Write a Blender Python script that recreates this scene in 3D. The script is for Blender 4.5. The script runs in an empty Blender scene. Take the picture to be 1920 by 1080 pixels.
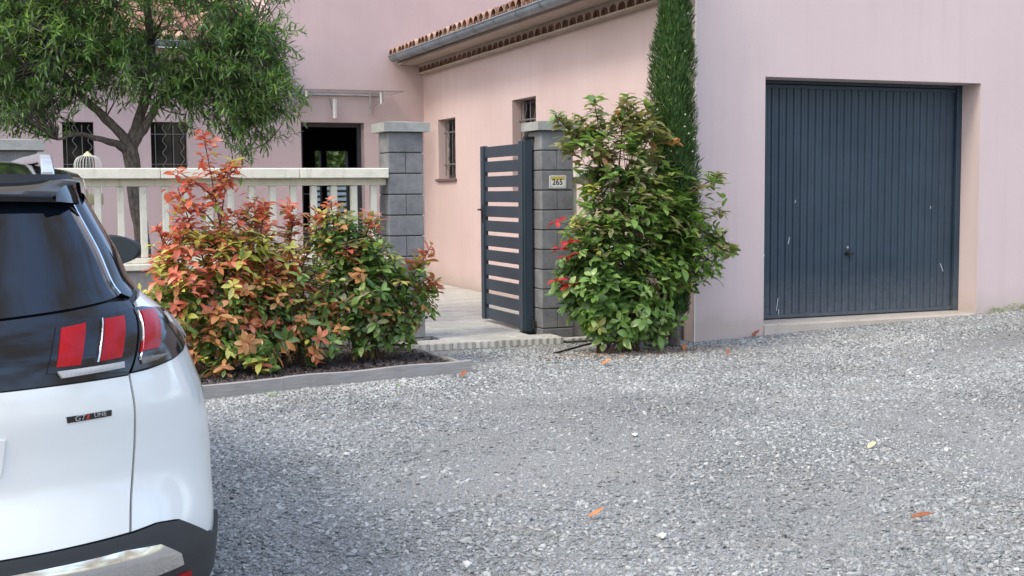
import bpy, bmesh, math, random
import numpy as np
from mathutils import Vector, Matrix, Euler
random.seed(7); rng = np.random.default_rng(7)
S = bpy.context.scene
COL = S.collection
# ---------------------------------------------------------------- camera
YAW, PITCH, ROLL = math.radians(21.4), math.radians(4.45), math.radians(-.43)
FPX = 2317.0
fwd = Vector((math.sin(YAW)*math.cos(PITCH), math.cos(YAW)*math.cos(PITCH), -math.sin(PITCH)))
r0 = Vector((math.cos(YAW), -math.sin(YAW), 0)); u0 = r0.cross(fwd)
cr = r0*math.cos(ROLL)+u0*math.sin(ROLL); cu = cr.cross(fwd)
CAM = Vector((0, 0, 1.47))
cd = bpy.data.cameras.new('camera'); cam = bpy.data.objects.new('camera', cd); COL.objects.link(cam)
M = Matrix((cr, cu, -fwd)).transposed().to_4x4(); M.translation = CAM; cam.matrix_world = M
cd.sensor_width = 36; cd.lens = 36*FPX/1920; cd.clip_end = 500; cd.clip_start = .05
S.camera = cam
# ---------------------------------------------------------------- light
SUN_EL, SUN_AZ = math.radians(48), math.radians(197)      # azimuth of the sun, measured from +X towards +Y
sd = Vector((math.cos(SUN_EL)*math.cos(SUN_AZ), math.cos(SUN_EL)*math.sin(SUN_AZ), math.sin(SUN_EL)))
ld = bpy.data.lights.new('sun', 'SUN'); ld.energy = 2.7; ld.angle = math.radians(15); ld.color = (1, .92, .80)
lo = bpy.data.objects.new('sun', ld); COL.objects.link(lo); lo.rotation_euler = sd.to_track_quat('Z', 'Y').to_euler()
W = bpy.data.worlds.new('World'); S.world = W; W.use_nodes = True
wn = W.node_tree.nodes; sky = wn.new('ShaderNodeTexSky'); sky.sky_type = 'NISHITA'; sky.sun_disc = False
sky.sun_elevation = SUN_EL; sky.sun_rotation = math.pi/2-SUN_AZ; sky.dust_density = 3.5; sky.air_density = 1.0
wl = W.node_tree.links; tc = wn.new('ShaderNodeTexCoord'); mp = wn.new('ShaderNodeMapping'); mp.inputs['Scale'].default_value = (1, 1, 2.2); wl.new(tc.outputs['Generated'], mp.inputs[0])
cn_ = wn.new('ShaderNodeTexNoise'); cn_.inputs['Scale'].default_value = 2.3; cn_.inputs['Detail'].default_value = 8; cn_.inputs['Roughness'].default_value = .58; wl.new(mp.outputs[0], cn_.inputs['Vector'])
crp = wn.new('ShaderNodeValToRGB'); crp.color_ramp.elements[0].position = .41; crp.color_ramp.elements[1].position = .57; wl.new(cn_.outputs[0], crp.inputs[0])
cmx = wn.new('ShaderNodeMix'); cmx.data_type = 'RGBA'; cmx.inputs[7].default_value = (.80, .725, .63, 1); wl.new(crp.outputs[0], cmx.inputs[0]); wl.new(sky.outputs[0], cmx.inputs[6])
wl.new(cmx.outputs[2], wn['Background'].inputs[0])      # broken white cloud over the blue; wn['Background'].inputs[1].default_value = .095
S.view_settings.view_transform = 'Standard'; S.view_settings.look = 'None'; S.view_settings.gamma = 1
S.view_settings.exposure = -.16; S.view_settings.use_curve_mapping = False

# ---------------------------------------------------------------- materials
class NT:
    def __init__(s, name):
        s.m = bpy.data.materials.new(name); s.m.use_nodes = True; s.t = s.m.node_tree; s.n = s.t.nodes; s.p = s.n['Principled BSDF']; s.out = s.n['Material Output']
    def add(s, typ, ins={}, **kw):
        n = s.n.new(typ)
        for k, v in kw.items(): setattr(n, k, v)
        for k, v in ins.items():
            if isinstance(v, bpy.types.NodeSocket): s.t.links.new(v, n.inputs[k])
            else: n.inputs[k].default_value = v
        return n
    def link(s, a, b): s.t.links.new(a, b)
    def noise(s, scale, detail=4, rough=.6, vec=None, out=0, dist=0):
        i = {'Scale': scale, 'Detail': detail, 'Roughness': rough, 'Distortion': dist}
        if vec is not None: i['Vector'] = vec
        return s.add('ShaderNodeTexNoise', i).outputs[out]
    def ramp(s, fac, stops):
        r = s.add('ShaderNodeValToRGB', {0: fac}); e = r.color_ramp.elements
        while len(e) < len(stops): e.new(.5)
        for k, (p, c) in enumerate(stops):
            e[k].position = p; e[k].color = (c, c, c, 1) if isinstance(c, (int, float)) else (*c, 1)
        return r.outputs[0]
    def mix(s, fac, a, b, mode='MIX'):
        n = s.add('ShaderNodeMix', data_type='RGBA', blend_type=mode)
        for idx, v in ((0, fac), (6, a), (7, b)):
            if isinstance(v, bpy.types.NodeSocket): s.t.links.new(v, n.inputs[idx])
            elif idx: n.inputs[idx].default_value = (*v, 1)
            else: n.inputs[0].default_value = v
        return n.outputs[2]
    def bump(s, h, strength=.3, dist=.01):
        b = s.add('ShaderNodeBump', {'Height': h, 'Strength': strength, 'Distance': dist}); s.link(b.outputs[0], s.p.inputs['Normal']); return b.outputs[0]
    def rnd(s):
        a = s.add('ShaderNodeObjectInfo').outputs['Random']; b = s.add('ShaderNodeNewGeometry').outputs['Random Per Island']
        x = s.add('ShaderNodeMath', {0: a, 1: b}, operation='ADD'); return s.add('ShaderNodeMath', {0: x.outputs[0]}, operation='FRACT').outputs[0]
    def obj(s): return s.add('ShaderNodeTexCoord').outputs['Object']
    def pos(s): return s.add('ShaderNodeNewGeometry').outputs['Position']

def plain(name, col, rough=.5, metal=0, var=.12, nscale=6, bump=0, bscale=80, coat=0, bdist=.004, piece=0):
    t = NT(name); v = t.pos()
    d = tuple(c*(1-var) for c in col); l = tuple(min(1, c*(1+var)) for c in col)
    c = t.mix(t.ramp(t.noise(nscale, 5, .65, v), [(.3, 0.), (.7, 1.)]), d, l)
    if piece:
        c = t.mix(1., c, t.ramp(t.rnd(), [(0, 1-piece), (1, 1.)]), 'MULTIPLY')
    t.link(c, t.p.inputs['Base Color']); t.p.inputs['Roughness'].default_value = rough; t.p.inputs['Metallic'].default_value = metal
    if coat: t.p.inputs['Coat Weight'].default_value = coat; t.p.inputs['Coat Roughness'].default_value = .03
    if bump: t.bump(t.noise(bscale, 4, .6, v), bump, bdist)
    return t.m

def render_wall(name, col, col2):
    t = NT(name); v = t.pos()
    c = t.mix(t.ramp(t.noise(.7, 5, .6, v), [(.3, 0.), (.75, 1.)]), col, col2)
    c = t.mix(t.ramp(t.noise(160, 3, .7, v), [(.35, 0.), (.65, .16)]), c, tuple(x*.6 for x in col))
    # dirt splashed up from the ground
    z = t.add('ShaderNodeSeparateXYZ', {0: v}).outputs[2]
    zz = t.add('ShaderNodeMath', {0: z, 1: t.add('ShaderNodeMath', {0: t.noise(4, 5, .75, v), 1: .34}, operation='MULTIPLY').outputs[0]}, operation='SUBTRACT').outputs[0]
    c = t.mix(t.ramp(zz, [(0., .45), (.05, .22), (.22, .0)]), c, (.36, .31, .25))
    st = t.add('ShaderNodeMapping', {0: v, 'Scale': (7, 7, .35)}).outputs[0]
    c = t.mix(t.ramp(t.noise(1.2, 5, .6, st), [(.5, 0.), (.8, .22)]), c, tuple(x*.72 for x in col))
    t.link(c, t.p.inputs['Base Color']); t.p.inputs['Roughness'].default_value = .9
    t.bump(t.noise(140, 4, .7, v), .35, .004)
    return t.m

MT = {}
MT['wall'] = render_wall('pink_render', (.53, .395, .37), (.61, .48, .45))
MT['wall2'] = render_wall('dusky_pink_render', (.49, .375, .37), (.58, .46, .455))
MT['garage'] = render_wall('pale_pink_render', (.57, .465, .455), (.62, .51, .495))
def blockmat():
    t = NT('grey_concrete_block'); v = t.pos()
    c = t.mix(t.ramp(t.noise(5, 6, .7, v), [(.35, 0.), (.7, 1.)]), (.15, .155, .16), (.26, .265, .27))
    c = t.mix(t.ramp(t.noise(2.2, 5, .7, v), [(.6, 0.), (.8, .45)]), c, (.36, .37, .38))
    c = t.mix(1., c, t.ramp(t.rnd(), [(0, .82), (1, 1.)]), 'MULTIPLY')
    t.link(c, t.p.inputs['Base Color']); t.p.inputs['Roughness'].default_value = .88; t.bump(t.noise(90, 5, .7, v), .4, .006); return t.m
MT['block'] = blockmat()
def castmat(name, a, b, dirt):
    t = NT(name); v = t.pos()
    c = t.mix(t.ramp(t.noise(4, 6, .7, v), [(.35, 0.), (.7, 1.)]), a, b)
    c = t.mix(t.ramp(t.noise(9, 6, .75, v), [(.55, 0.), (.75, .55)]), c, dirt)
    st = t.add('ShaderNodeMapping', {0: v, 'Scale': (9, 9, 1.2)}).outputs[0]
    c = t.mix(t.ramp(t.noise(1.5, 5, .7, st), [(.56, 0.), (.75, .5)]), c, dirt)
    t.link(c, t.p.inputs['Base Color']); t.p.inputs['Roughness'].default_value = .85; t.bump(t.noise(110, 5, .7, v), .3, .005); return t.m
MT['cast'] = castmat('white_cast_stone', (.64, .62, .52), (.75, .73, .62), (.33, .315, .26))
MT['cap'] = castmat('grey_cast_cap', (.24, .25, .24), (.36, .37, .345), (.15, .155, .145))
MT['mortar'] = plain('dark_joint', (.05, .05, .05), .95)
MT['lowwall'] = castmat('low_wall_concrete', (.24, .23, .22), (.33, .31, .29), (.16, .15, .13))
MT['gate'] = plain('anthracite_aluminium', (.030, .045, .060), .42, 0, .08, 3, .1, 400)
def garagedoor():
    t = NT('blue_grey_painted_steel'); v = t.pos()
    c = t.mix(t.ramp(t.noise(2.0, 5, .7, v), [(.3, 0.), (.7, 1.)]), (.014, .031, .050), (.028, .050, .074))
    z = t.add('ShaderNodeSeparateXYZ', {0: v}).outputs[2]
    zz = t.add('ShaderNodeMapRange', {0: z, 1: .15, 2: .9, 3: 1., 4: 0.}).outputs[0]
    n = t.add('ShaderNodeMath', {0: zz, 1: t.noise(12, 6, .75, v)}, operation='MULTIPLY').outputs[0]
    c = t.mix(t.ramp(n, [(.15, 0.), (.6, .3)]), c, (.22, .22, .22))
    st = t.add('ShaderNodeMapping', {0: v, 'Scale': (26, 26, 5)}).outputs[0]
    c = t.mix(t.ramp(t.noise(1.4, 3, .8, st), [(.76, 0.), (.80, .35)]), c, (.3, .33, .36))
    t.link(c, t.p.inputs['Base Color']); t.p.inputs['Roughness'].default_value = .5; t.bump(t.noise(30, 3, .6, v), .06, .004); return t.m
MT['gdoor'] = garagedoor()
MT['scratch'] = plain('scraped_bare_metal', (.5, .52, .54), .5)
MT['iron'] = plain('wrought_iron_pale', (.40, .37, .34), .6, .2)
MT['irondark'] = plain('wrought_iron_dull', (.16, .15, .14), .6, .2)
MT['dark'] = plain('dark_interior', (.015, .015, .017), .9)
MT['darkwin'] = plain('dark_window_glass', (.006, .007, .009), .08)
MT['frame'] = plain('dark_door_frame', (.03, .032, .036), .4)
MT['sill'] = plain('brown_sill_tile', (.13, .09, .085), .7, bump=.2)
MT['stonesill'] = castmat('pale_threshold_concrete', (.42, .37, .31), (.50, .45, .39), (.27, .24, .2))
MT['zinc'] = plain('weathered_zinc', (.22, .26, .285), .45, .3, .2, 5, .1, 40)
MT['steel'] = plain('brushed_steel', (.55, .54, .52), .3, .8)
def terracotta():
    t = NT('terracotta_tile'); v = t.pos()
    c = t.ramp(t.rnd(), [(0, (.15, .07, .05)), (.35, (.28, .14, .09)), (.7, (.38, .23, .16)), (1, (.45, .31, .23))])
    c = t.mix(t.ramp(t.noise(14, 5, .7, v), [(.45, 0.), (.75, .6)]), c, (.12, .08, .06))
    t.link(c, t.p.inputs['Base Color']); t.p.inputs['Roughness'].default_value = .85; t.bump(t.noise(60, 4, .6, v), .3, .006); return t.m
MT['tile'] = terracotta()
MT['tiledark'] = plain('arch_shade_terracotta', (.25, .135, .10), .9, var=.35, nscale=9, piece=.5)  # terracotta darkened: shade in the hollow eave arches is put into the colour
MT['genmortar'] = castmat('eave_mortar', (.40, .33, .275), (.50, .42, .36), (.26, .20, .16))
def pavermat():
    t = NT('pale_paver_concrete'); v = t.pos()
    c = t.mix(t.ramp(t.noise(3, 6, .7, v), [(.35, 0.), (.7, 1.)]), (.42, .41, .37), (.58, .565, .51))
    c = t.mix(1., c, t.ramp(t.rnd(), [(0, .84), (1, 1.)]), 'MULTIPLY')
    t.link(c, t.p.inputs['Base Color']); t.p.inputs['Roughness'].default_value = .9; t.bump(t.noise(120, 5, .7, v), .3, .004); return t.m
MT['paver'] = pavermat()
def gravelground():
    t = NT('crushed_grey_fines'); v = t.pos()
    big = t.ramp(t.noise(.55, 5, .6, v), [(.38, 0.), (.66, 1.)])
    c = t.mix(big, (.19, .195, .185), (.28, .275, .255))
    c = t.mix(t.ramp(t.noise(1.9, 6, .7, v), [(.55, 0.), (.8, .5)]), c, (.34, .30, .24))
    vo = t.add('ShaderNodeTexVoronoi', {'Scale': 170, 'Vector': v, 'Randomness': 1.0})
    vo2 = t.add('ShaderNodeTexVoronoi', {'Scale': 85, 'Vector': v, 'Randomness': 1.0})
    c = t.mix(t.ramp(vo.outputs['Color'], [(.2, .0), (.9, .8)]), c, (.48, .48, .46))
    c = t.mix(t.ramp(vo.outputs['Distance'], [(.35, 0.), (.8, .75)]), c, (.07, .07, .07))
    t.link(c, t.p.inputs['Base Color']); t.p.inputs['Roughness'].default_value = .92
    h = t.add('ShaderNodeMath', {0: vo.outputs['Distance'], 1: vo2.outputs['Distance']}, operation='ADD').outputs[0]
    hh = t.add('ShaderNodeMath', {0: 1., 1: h}, operation='SUBTRACT').outputs[0]
    t.bump(hh, .7, .008); return t.m
MT['ground'] = gravelground()
def stonemat(name, stops, rough=.85):
    t = NT(name); v = t.pos()
    c = t.ramp(t.rnd(), stops)
    c = t.mix(t.ramp(t.noise(120, 4, .7, v), [(.4, 0.), (.7, .3)]), c, (.29, .30, .30))
    if name in ('limestone_chips', 'washed_pale_chips'):     # deposits differ from place to place
        c = t.mix(1., c, t.ramp(t.noise(.75, 5, .6, v), [(.32, .74), (.52, .98), (.72, 1.15)]), 'MULTIPLY')
        c = t.mix(t.ramp(t.noise(1.3, 5, .7, v), [(.54, 0.), (.74, .38)]), c, (.33, .29, .23))
    t.link(c, t.p.inputs['Base Color']); t.p.inputs['Roughness'].default_value = rough; t.bump(t.noise(220, 3, .6, v), .25, .003); return t.m
MT['stone'] = stonemat('limestone_chips', [(0, (.12, .128, .125)), (.25, (.215, .226, .222)), (.6, (.29, .302, .294)), (.88, (.355, .365, .352)), (1, (.46, .462, .44))])
MT['whitestone'] = stonemat('pale_stone', [(0, (.55, .55, .53)), (1, (.72, .71, .68))])
MT['bark'] = stonemat('dark_bark_mulch', [(0, (.018, .012, .010)), (.6, (.05, .032, .026)), (1, (.10, .07, .06))])
MT['soil'] = plain('dark_soil', (.028, .02, .017), .95, var=.4, nscale=20, bump=.8, bscale=60, bdist=.02)
def wood(name, a, b):
    t = NT(name); v = t.pos(); m = t.add('ShaderNodeMapping', {0: v, 'Scale': (2, 2, 40)}).outputs[0]
    c = t.mix(t.ramp(t.noise(2.5, 6, .7, m), [(.3, 0.), (.7, 1.)]), a, b)
    c = t.mix(t.ramp(t.noise(3, 5, .7, v), [(.5, 0.), (.8, .5)]), c, tuple(x*.6 for x in a))
    t.link(c, t.p.inputs['Base Color']); t.p.inputs['Roughness'].default_value = .85; t.bump(t.noise(5, 5, .7, m), .4, .005); return t.m
MT['plank'] = wood('weathered_grey_timber', (.25, .235, .22), (.37, .355, .335))
MT['stake'] = wood('brown_stake_wood', (.10, .08, .05), (.18, .14, .09))
def barkm():
    t = NT('grey_brown_bark'); v = t.pos(); m = t.add('ShaderNodeMapping', {0: v, 'Scale': (1, 1, .35)}).outputs[0]
    n = t.noise(38, 6, .75, m)
    c = t.mix(t.ramp(n, [(.35, 0.), (.65, 1.)]), (.04, .032, .027), (.20, .165, .135))
    t.link(c, t.p.inputs['Base Color']); t.p.inputs['Roughness'].default_value = .9; t.bump(n, .8, .015); return t.m
MT['barktree'] = barkm()
MT['twig'] = plain('reddish_stem', (.09, .05, .035), .7)
def leaf(name, stops, rough=.38, trans=.28, tcol=None):
    t = NT(name); v = t.pos(); r = t.rnd()
    c = t.ramp(r, stops)
    c = t.mix(t.ramp(t.noise(30, 3, .6, v), [(.4, 0.), (.75, .25)]), c, tuple(x*.6 for x in stops[0][1]))
    t.link(c, t.p.inputs['Base Color']); t.p.inputs['Roughness'].default_value = rough
    tr = t.add('ShaderNodeBsdfTranslucent', {0: t.mix(1., c, tcol or (1.6, 1.5, .8), 'MULTIPLY')})
    mx = t.add('ShaderNodeMixShader', {0: trans, 1: t.p.outputs[0], 2: tr.outputs[0]}); t.link(mx.outputs[0], t.out.inputs[0]); return t.m
MT['lred'] = leaf('young_red_leaf', [(0, (.50, .12, .08)), (.5, (.68, .19, .11)), (1, (.76, .34, .20))], .35, .35, (1.2, 1., .9))
MT['lorange'] = leaf('bronze_leaf', [(0, (.38, .17, .07)), (.5, (.55, .26, .10)), (1, (.62, .38, .16))], .35, .35, (1.2, 1.1, .9))
MT['lyellow'] = leaf('yellow_green_leaf', [(0, (.44, .48, .09)), (.5, (.60, .62, .14)), (1, (.74, .70, .24))], .35, .4, (1.1, 1.1, .8))
MT['lgreen'] = leaf('glossy_green_leaf', [(0, (.10, .18, .045)), (.4, (.16, .28, .07)), (.8, (.25, .40, .11)), (1, (.38, .50, .18))], .3, .35)
MT['lolive'] = leaf('olive_leaf', [(0, (.20, .22, .10)), (.5, (.30, .31, .15)), (1, (.42, .38, .23))], .35, .35)
MT['ldark'] = leaf('deep_green_leaf', [(0, (.055, .10, .028)), (.6, (.095, .18, .048)), (1, (.16, .26, .07))], .3, .3)
MT['lcrimson'] = leaf('crimson_leaf', [(0, (.36, .012, .02)), (.5, (.48, .03, .035)), (1, (.55, .06, .05))], .35, .25, (1.2, .7, .7))
MT['lwillow'] = leaf('narrow_green_leaf', [(0, (.06, .12, .04)), (.4, (.10, .21, .06)), (.8, (.18, .31, .09)), (1, (.32, .44, .17))], .36, .38)
MT['lcyp'] = leaf('cypress_needle', [(0, (.025, .065, .02)), (.5, (.055, .125, .032)), (1, (.12, .21, .06))], .55, .25)
MT['cone'] = plain('pale_cypress_cone', (.42, .43, .36), .7)
MT['hedge'] = leaf('hedge_leaf', [(0, (.06, .10, .03)), (1, (.20, .28, .08))], .5, .3)
MT['dryleaf'] = plain('dry_brown_leaf', (.28, .09, .035), .6, var=.35, nscale=60)
MT['dryorange'] = plain('dry_orange_leaf', (.50, .20, .07), .6, var=.25, nscale=60)
MT['dryyellow'] = plain('dry_yellow_leaf', (.62, .56, .28), .6, var=.15, nscale=60)
MT['hose'] = plain('black_poly_pipe', (.012, .012, .012), .45)
# car
def carpaint():
    t = NT('pearl_white_paint'); t.p.inputs['Base Color'].default_value = (.66, .69, .70, 1); t.p.inputs['Roughness'].default_value = .28
    t.p.inputs['Coat Weight'].default_value = 1; t.p.inputs['Coat Roughness'].default_value = .02
    t.link(t.mix(t.ramp(t.noise(3, 5, .7, t.obj()), [(.5, 0.), (.8, .1)]), (.68, .70, .68), (.62, .635, .61)), t.p.inputs['Base Color']); return t.m
MT['paint'] = carpaint()
MT['gloss'] = plain('gloss_black_paint', (.005, .006, .009), .07, var=.1)
MT['plastic'] = plain('black_textured_plastic', (.022, .024, .027), .55, bump=.25, bscale=600, bdist=.001)
MT['shell'] = plain('black_body_gap', (.004, .004, .005), .6)
def glassm():
    t = NT('privacy_glass'); t.p.inputs['Base Color'].default_value = (.004, .006, .010, 1); t.p.inputs['Roughness'].default_value = .02
    t.p.inputs['IOR'].default_value = 1.5; return t.m
MT['glass'] = glassm()
MT['mirrorglass'] = plain('dark_mirror_glass', (.10, .12, .13), .06, 1, var=.05)
MT['chrome'] = plain('chrome', (.66, .67, .68), .06, 1, var=.03)
MT['satin'] = plain('satin_silver', (.55, .57, .60), .22, .7, var=.03)
MT['red'] = plain('red_lens', (.33, .002, .004), .2, coat=0, var=.2, nscale=14)
MT['red'].node_tree.nodes['Principled BSDF'].inputs['Specular IOR Level'].default_value = .3
MT['smoke'] = plain('smoked_lens', (.010, .011, .012), .10)
def ribbed():
    t = NT('clear_ribbed_lens'); v = t.obj()
    w_ = t.add('ShaderNodeTexWave', {'Vector': v, 'Scale': 90}).outputs[1]
    t.link(t.ramp(w_, [(0, .25), (1, .6)]), t.p.inputs['Base Color']); t.p.inputs['Roughness'].default_value = .2; t.bump(w_, .5, .003); return t.m
MT['ribbed'] = ribbed()
MT['amberlens'] = plain('dull_smoked_reflector', (.13, .115, .10), .25, var=.2, nscale=60)
MT['tyre'] = plain('tyre_rubber', (.015, .015, .016), .8)
MT['alloy'] = plain('alloy_rim', (.35, .36, .37), .3, .8)
MT['badgesilver'] = plain('badge_silver', (.55, .57, .6), .25, .8)
MT['badgered'] = plain('badge_red', (.45, .05, .05), .3, .3)
MT['enamel'] = plain('white_enamel', (.72, .72, .68), .2, coat=.6, var=.04)
MT['enyellow'] = plain('yellow_enamel', (.52, .42, .06), .25, coat=.6, var=.05)
MT['eninkgreen'] = plain('green_enamel_line', (.08, .12, .10), .3)
MT['ink'] = plain('black_enamel_digit', (.012, .012, .012), .3)
MT['cagewire'] = plain('white_painted_wire', (.62, .62, .58), .45)
MT['cageyellow'] = plain('cream_yellow_plastic', (.58, .55, .34), .45)
def canopyglass():
    t = NT('canopy_glass'); t.p.inputs['Base Color'].default_value = (.8, .9, .88, 1); t.p.inputs['Roughness'].default_value = .03
    t.p.inputs['Transmission Weight'].default_value = 1; t.p.inputs['IOR'].default_value = 1.1; return t.m
MT['cglass'] = canopyglass()
MT['glassedge'] = plain('glass_edge', (.20, .17, .17), .3)
MT['lampbody'] = plain('white_lamp_body', (.66, .62, .60), .4)

# ---------------------------------------------------------------- object helpers
def tag(o, label=None, cat=None, group=None, kind=None):
    if label: o['label'] = label
    if cat: o['category'] = cat
    if group: o['group'] = group
    if kind: o['kind'] = kind
    return o
def thing(name, loc, label, cat, rz=0, group=None):
    o = bpy.data.objects.new(name, None); COL.objects.link(o); o.location = loc; o.rotation_euler = (0, 0, rz); o.empty_display_size = .1
    return tag(o, label, cat, group)
def inst(name, me, loc, rot=(0, 0, 0), sc=(1, 1, 1), parent=None, org=None):
    o = bpy.data.objects.new(name, me); COL.objects.link(o)
    o.location = Vector(loc)-(org if org is not None else (parent.location if parent and parent.type == 'EMPTY' else Vector()))
    o.rotation_euler = rot; o.scale = sc
    if parent: o.parent = parent
    return o
class MB:
    def __init__(s): s.v = []; s.f = []; s.mi = []; s.cur = 0
    def add(s, vs, fs):
        b = len(s.v); s.v += [tuple(x) for x in vs]; s.f += [tuple(i+b for i in f) for f in fs]; s.mi += [s.cur]*len(fs); return s
    def box(s, x0, y0, z0, x1, y1, z1, bev=0):
        if bev:
            bm = bmesh.new(); bmesh.ops.create_cube(bm, size=1)
            for v in bm.verts: v.co = Vector(((x0+x1)/2+v.co.x*(x1-x0), (y0+y1)/2+v.co.y*(y1-y0), (z0+z1)/2+v.co.z*(z1-z0)))
            bmesh.ops.bevel(bm, geom=bm.edges[:], offset=bev, segments=1, affect='EDGES')
            bm.verts.index_update(); s.add([v.co[:] for v in bm.verts], [[v.index for v in f.verts] for f in bm.faces]); bm.free(); return s
        return s.add([(x0, y0, z0), (x1, y0, z0), (x1, y1, z0), (x0, y1, z0), (x0, y0, z1), (x1, y0, z1), (x1, y1, z1), (x0, y1, z1)],
                     [(0, 3, 2, 1), (4, 5, 6, 7), (0, 1, 5, 4), (1, 2, 6, 5), (2, 3, 7, 6), (3, 0, 4, 7)])
    def tube(s, pts, rad, n=8, caps=True):
        pts = [Vector(p) for p in pts]; R = rad if isinstance(rad, (list, tuple)) else [rad]*len(pts)
        vs = []; up = Vector((0, 0, 1)); prev = None
        for i, p in enumerate(pts):
            t = (pts[min(i+1, len(pts)-1)]-pts[max(i-1, 0)]).normalized()
            if prev is None:
                a = t.cross(up); a = a if a.length > .1 else t.cross(Vector((1, 0, 0))); a.normalize()
            else: a = (prev-t*prev.dot(t)).normalized()
            prev = a; b = t.cross(a)
            for k in range(n):
                q = 2*math.pi*k/n; vs.append(p+(a*math.cos(q)+b*math.sin(q))*R[i])
        fs = []
        for i in range(len(pts)-1):
            for k in range(n): fs.append((i*n+k, i*n+(k+1) % n, (i+1)*n+(k+1) % n, (i+1)*n+k))
        if caps: fs.append(tuple(range(n))[::-1]); fs.append(tuple((len(pts)-1)*n+k for k in range(n)))
        return s.add(vs, fs)
    def prism(s, poly, a, b):
        """poly: list of 3D points; extruded along vector b-a given as offset vectors"""
        a = Vector(a); b = Vector(b); n = len(poly)
        vs = [Vector(p)+a for p in poly]+[Vector(p)+b for p in poly]
        return s.add(vs, [tuple(range(n))[::-1], tuple(range(n, 2*n))]+[(i, (i+1) % n, (i+1) % n+n, i+n) for i in range(n)])
    def grid(s, rows, close=False):
        n = len(rows[0]); vs = [p for r in rows for p in r]; fs = []
        for i in range(len(rows)-1):
            for k in range(n-1 if not close else n): fs.append((i*n+k, i*n+(k+1) % n, (i+1)*n+(k+1) % n, (i+1)*n+k))
        return s.add(vs, fs)
    def mesh(s, name, mats, org=(0, 0, 0), smooth=False):
        me = bpy.data.meshes.new(name); o = Vector(org)
        me.from_pydata([Vector(v)-o for v in s.v], [], s.f)
        for m in (mats if isinstance(mats, (list, tuple)) else [mats]): me.materials.append(m)
        if any(s.mi): me.polygons.foreach_set('material_index', s.mi)
        bm = bmesh.new(); bm.from_mesh(me); bmesh.ops.recalc_face_normals(bm, faces=bm.faces[:]); bm.to_mesh(me); bm.free()
        if smooth: me.shade_smooth(); me.set_sharp_from_angle(angle=math.radians(40))
        me.update(); return me
    def build(s, name, mats, parent=None, org=None, smooth=False):
        if org is None: org = root_loc(parent) if parent else (0, 0, 0)
        o = bpy.data.objects.new(name, s.mesh(name, mats, org, smooth)); COL.objects.link(o)
        if parent: o.parent = parent
        return o
LOCAL = set()
def root_loc(p):
    while p.parent: p = p.parent
    return Vector((0, 0, 0)) if p.name in LOCAL else p.location.copy()
def gz(x, y): return .037*max(0, x-5.95)

# ---------------------------------------------------------------- ground
b = MB(); xs = [-60, -20, -8, -4, -2]+[i*.5 for i in range(-3, 29)]+[18, 30, 60]; ys = [-60, -20, -5, 0]+[i*.5 for i in range(1, 24)]+[11.52]
b.grid([[(x, y, gz(min(x, 14), y)+(.006*math.sin(x*2.1+y)+.005*math.sin(y*3.3-x*1.2) if -1 < x < 13 and 1 < y < 10 else 0)) for x in xs] for y in ys])
tag(b.build('gravel_ground', MT['ground'], smooth=True), 'grey gravel yard in front of the garage and the gate', kind='structure')
b = MB(); b.box(-60, 11.52, -.3, 5.95, 60, -.02); b.box(5.95, 19.3, -.3, 60, 60, -.02)
tag(b.build('yard_ground', MT['ground']), 'bare ground around and behind the house', kind='structure')

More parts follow.
